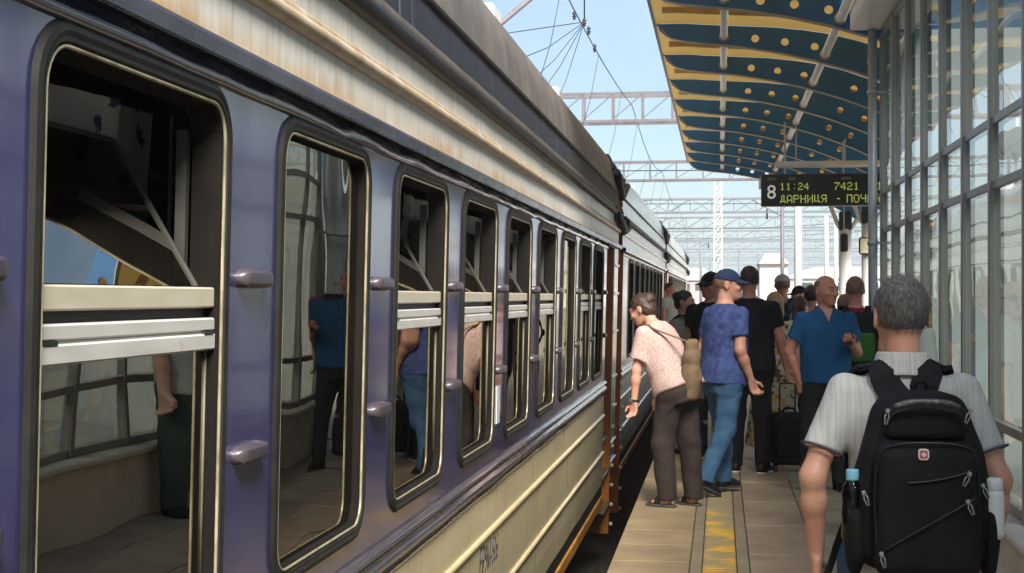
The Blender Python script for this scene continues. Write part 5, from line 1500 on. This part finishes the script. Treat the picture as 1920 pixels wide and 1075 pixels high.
mb = MB(); mb.tube(smooth_path([(-.085,-.096,.465),(-.05,-.107,.478),(0,-.110,.481),(.05,-.107,.478),(.085,-.096,.465)], 5), .008, 7); mb.build('grab_strip', mat('grab', (.05,.05,.055), (.16,.16,.15), 60, lo=.5, hi=.62, rough=.4), bpk)
# badge: small rounded white shield with a red field
BW_ = mat('badge_white', (.66,.62,.60), rough=.35); BR_ = mat('badge_red', (.45,.06,.06), rough=.35)
pts = rrect(-.014, .014, -.015, .015, .008, 4); n = len(pts)
mb = MB(); mb.add([(a,-.130,b) for a, b in pts] + [(a,-.120,b) for a, b in pts], [list(range(n)), list(range(n,2*n))[::-1]] + [(i,n+i,n+(i+1) % n,(i+1) % n) for i in range(n)])
bg = mb.build('badge', BW_, bpk, (-.012,0,.340))
pts = rrect(-.0105, .0105, -.0115, .0115, .006, 4)
mb = MB(); mb.add([(a,-.1312,b) for a, b in pts], [list(range(n))]); mb.build('badge_field', BR_, bg)
mb = MB(); mb.box(-.0022,.0022,-.1325,-.1314,-.007,.007); mb.box(-.007,-.0023,-.1325,-.1314,-.0022,.0022); mb.box(.0023,.007,-.1325,-.1314,-.0022,.0022); mb.build('badge_cross', BW_, bg)
# shoulder straps and the hanging loop
def hug(p, q, gap):
    """a point near the person's shirt (offsets from the person's place) moved to lie just above the cloth"""
    w = p['root'].location; S = p['S']; Mi = Matrix.LocRotScale(Vector(w), p['root'].rotation_euler, Vector((S,S,S)))
    l = np.array(Mi.inverted() @ Vector((w[0]+q[0], w[1]+q[1], q[2])), np.float32)
    for _ in range(6):
        e = 1e-3; pts = np.array([l, l+[e,0,0], l+[0,e,0], l+[0,0,e]], np.float32); d = p['fs'](pts)
        g = np.array([d[1]-d[0], d[2]-d[0], d[3]-d[0]])/e; g /= max(np.linalg.norm(g), .3)
        l = (l + g*(gap-d[0])*.8).astype(np.float32)
    return Mi @ Vector([float(t) for t in l])
Lb = lambda v: tuple(Vector(v) - Vector((BX+.028, BY-.175, .836)))
for s in (-1, 1):
    path = smooth_path([(s*.040,.030,.455)] + [Lb(hug(bp, q, .009)) for q in ((s*.052,-.115,1.36),(s*.078,-.09,1.405),(s*.100,-.03,1.43),(s*.112,.04,1.42),(s*.122,.10,1.33),(s*.135,.12,1.20))] + [(s*.175,.26,.24),(s*.180,.12,.14)], 5)
    n = len(path); wd = []; ws = []
    for i in range(n):
        t = i/(n-1); wd.append((1, -.15*s, .55*s*-1 if t < .5 else 0)); ws.append(.078 if t < .55 else .078-.045*min(1, (t-.55)/.2))
    strap(path, wd, ws, .016, 'shoulder_strap', PK, bpk)
mb = MB(); mb.tube(smooth_path([(-.022,.035,.490),(-.014,.020,.522),(0,.016,.530),(.014,.020,.522),(.022,.035,.490)], 4), .006, 6); mb.build('haul_loop', PK2, bpk)
strap(smooth_path([(-.190,.10,.15),(-.222,.10,.06),(-.245,.09,-.01),(-.268,.085,-.065),(-.264,.08,-.085)], 5), (1,0,.2), .020, .004, 'loose_strap_end', PK, bpk)
# bottles in the side pockets
bt = tag(empty('water_bottle', (BX+.028-.190, BY-.195, .925)), 'clear plastic bottle with a light blue cap in the left side pocket', 'bottle')
PET = glass_mat('pet', (.55,.60,.62), 1.35, .05); CAPB = mat('cap_blue', (.22,.48,.62), (.18,.42,.56), 30, rough=.35)
mb = MB(); mb.lathe([(.0,0),(.028,.002),(.031,.01),(.030,.06),(.031,.075),(.029,.10),(.031,.125),(.026,.150),(.015,.168),(.0125,.175)], 16); mb.build('body', PET, bt)
mb = MB(); mb.lathe([(.0175,.166),(.0180,.170),(.0180,.192),(.0165,.196),(0,.197)], 18); mb.build('cap', CAPB, bt)
bt2 = tag(empty('flask', (BX+.028+.186, BY-.195, .935)), 'white bottle standing in the right side pocket', 'bottle')
FW = mat('flask_white', (.66,.66,.65), (.58,.58,.57), 8, rough=.3)
mb = MB(); mb.lathe([(.0,0),(.030,.004),(.031,.02),(.031,.125),(.027,.135)], 18); mb.build('body', FW, bt2)
mb = MB(); mb.lathe([(.0265,.1352),(.028,.138),(.0275,.160),(.024,.168),(0,.170)], 18); mb.build('cap', FW, bt2)

# worn bags of the others
def worn_pack(p, label, m1, m2, w=.14, h=.22, z=1.22, front=False):
    r = p['root']; S = p['S']
    o = tag(empty('backpack', r.location[:], r.rotation_euler[2]), label, 'backpack', 'backpacks worn in the crowd'); o.scale = (S, S, S)
    sy = -1 if front else 1
    def f(P):
        d = rbox(P, (0, sy*.21, z), (w, .085, h), .06); return d - wrinkle(P, 20, .006, 7, 3)
    sdf_obj('main_bag', f, (-w-.1, sy*.21-.17, z-h-.1), (w+.1, sy*.21+.17, z+h+.1), .012, m1, o)
    def g(P):
        d = rbox(P, (0, sy*.30, z-.07), (w*.78, .035, h*.55), .03); return d - wrinkle(P, 24, .005, 7, 6)
    sdf_obj('front_pocket', g, (-w, sy*.30-.09, z-h-.05), (w, sy*.30+.09, z+h), .012, m2, o)
    for s in (-1, 1):
        path = smooth_path([(s*.07, sy*.16, z+.17), (s*.10, sy*.08, 1.475), (s*.115, -sy*.02, 1.475), (s*.125, -sy*.13, 1.36), (s*.13, -sy*.15, 1.22), (s*.16, -sy*.02, 1.06), (s*.15, sy*.13, 1.02)], 4)
        strap(path, (1,0,0), .055, .014, 'shoulder_strap', m1, o)
    return o
NV = cloth('navy_pack', (.012,.018,.045), (.05,.06,.10), scale=14, lo=.5, hi=.7); GRN = cloth('green_panel', (.025,.085,.018))
worn_pack(gc, 'navy patterned backpack on the man in the pale grey cap', NV, NV)
worn_pack(mr_, 'black backpack with a green panel on the man in maroon', PK, GRN, .16, .24, 1.20)
# black rucksack slung on the grey woman's shoulder
worn_pack(gw, 'black rucksack carried by the woman in grey beside the striding man', PK, PK2, .11, .17, 1.18, True)
# tan handbag of the stooping woman
TAN = cloth('tan_bag', (.20,.135,.075), (.14,.09,.05), scale=14, bump=.5, bscale=60, bdist=.004)
r = pw['root']
hb = tag(empty('handbag', r.location[:], r.rotation_euler[2]), 'soft tan bag hanging from the shoulder of the stooping woman', 'bag'); hb.scale = (pw['S'],)*3
shR = pw['sh'][0]
bc = np.array(pw['T'](.05, .225, 1.01))
def f_bag(P):
    q = P - bc.astype(np.float32); w = np.interp(q[:, 2], [-.26,-.1,.1,.24], [.04,.085,.07,.03]).astype(np.float32)
    d = np.sqrt((q[:, 1]/w)**2 + (q[:, 0]/.075)**2); d = (d-1)*.045
    return smax(d, np.abs(q[:, 2]+.02)-.24, .03) - wrinkle(P, 26, .008, 7, 11)
sdf_obj('bag_body', f_bag, bc-.34, bc+.34, .010, TAN, hb)
strap(smooth_path([tuple(bc + np.array([.03,.02,.19])), tuple(shR + np.array([-.02,.10,.04])), tuple(shR + np.array([-.03,.03,.075])), tuple(shR + np.array([-.03,-.03,.06]))], 5), (1,0,0), .025, .010, 'strap', TAN, hb)
# phones
def phone(p, i, label, off=(0,0,0)):
    fd, n_, s_ = p['frames'][i]; c = Vector(p['world'](p['wri'][i] + fd*.085 + n_*.022 + np.array(off)))
    o = tag(empty('phone', c, p['root'].rotation_euler[2]), label, 'phone', 'phones held in hands')
    mb = MB(); mb.bbox(-.036,.036,-.075,.075,-.005,.005,.004); q = mb.build('case', M['black'], o); q.rotation_euler = (R(38), 0, R(-25))
    mb = MB(); mb.add([(-.032,-.070,.0056),(.032,-.070,.0056),(.032,.070,.0056),(-.032,.070,.0056)], [(0,1,2,3)]); mb.build('screen', mat('screen'+label[:6], (.01,.012,.015), rough=.1), q)
phone(pm2, 0, 'dark phone in the hand of the man in the blue polo')
# watch on the stooping woman's wrist
w = pw['wri'][0]; e = pw['elb'][0]; ax = unit(w-e); a = unit(np.cross(ax, [1,0,0])); b = np.cross(ax, a); c = w - ax*.012
wt = tag(empty('wristwatch', pw['root'].location[:], pw['root'].rotation_euler[2]), 'dark wristwatch on the stooping woman', 'watch'); wt.scale = (pw['S'],)*3
mb = MB(); mb.tube([c + a*(.031*math.cos(t)) + b*(.031*math.sin(t)) for t in np.linspace(0, 2*math.pi, 18, endpoint=False)], .007, 6, closed=True); mb.build('band', BLACKSHOE, wt)
mb = MB(); q = c + unit(np.array([1,-.3,.1]) - ax*np.dot(ax, [1,-.3,.1]))*.034; mb.bbox(q[0]-.006,q[0]+.006,q[1]-.017,q[1]+.017,q[2]-.017,q[2]+.017,.004); mb.build('dial', M['steel'], wt)
# black suitcase
x, y = at(1479, 13.6)
sc_ = tag(empty('suitcase', (x, y, 0), R(8)), 'black upright suitcase on the platform between the dress and the blue polo', 'suitcase')
def f_case(P): return rbox(P, (0,0,.30), (.17,.11,.24), .05) - wrinkle(P, 18, .003, 7, 2)
sdf_obj('shell', f_case, (-.25,-.2,0), (.25,.2,.62), .011, PK, sc_)
mb = MB(); mb.bbox(-.13,.13,-.128,-.112,.14,.44,.008); mb.build('front_panel', PK2, sc_)
for s in (-1, 1):
    mb = MB(); mb.lathe([(.0,-.012),(.028,-.012),(.030,0),(.028,.012),(0,.012)], 12); o = mb.build('wheel', SOLE, sc_, (s*.13, .05, .030)); o.rotation_euler = (0, R(90), 0)
    mb = MB(); mb.bbox(s*.13-.018, s*.13+.018, -.07, -.03, 0, .07, .006); mb.build('foot', SOLE, sc_)
mb = MB(); mb.tube(smooth_path([(-.07,.07,.53),(-.07,.07,.78),(-.05,.07,.80),(.05,.07,.80),(.07,.07,.78),(.07,.07,.53)], 4), .008, 6); mb.build('pull_handle', M['black'], sc_)
mb = MB(); mb.tube(smooth_path([(-.06,-.02,.535),(-.04,-.02,.575),(.04,-.02,.575),(.06,-.02,.535)], 4), .012, 6); mb.build('grip', PK2, sc_)

# ------------------------------------------------------------------ thin summer haze
hz = MB(); hz.box(-420, 420, -80, 820, -2.4, 9.3)
hm = bpy.data.materials.new('haze'); hm.use_nodes = True
hn = hm.node_tree; hn.nodes.clear()
ho = hn.nodes.new('ShaderNodeOutputMaterial'); hv = hn.nodes.new('ShaderNodeVolumePrincipled')
hv.inputs['Color'].default_value = (.90,.94,1.0,1); hv.inputs['Density'].default_value = .0009; hv.inputs['Anisotropy'].default_value = .2
hn.links.new(hv.outputs[0], ho.inputs['Volume'])
tag(hz.build('haze', hm), 'thin pale summer haze over the station', 'haze', kind='stuff')
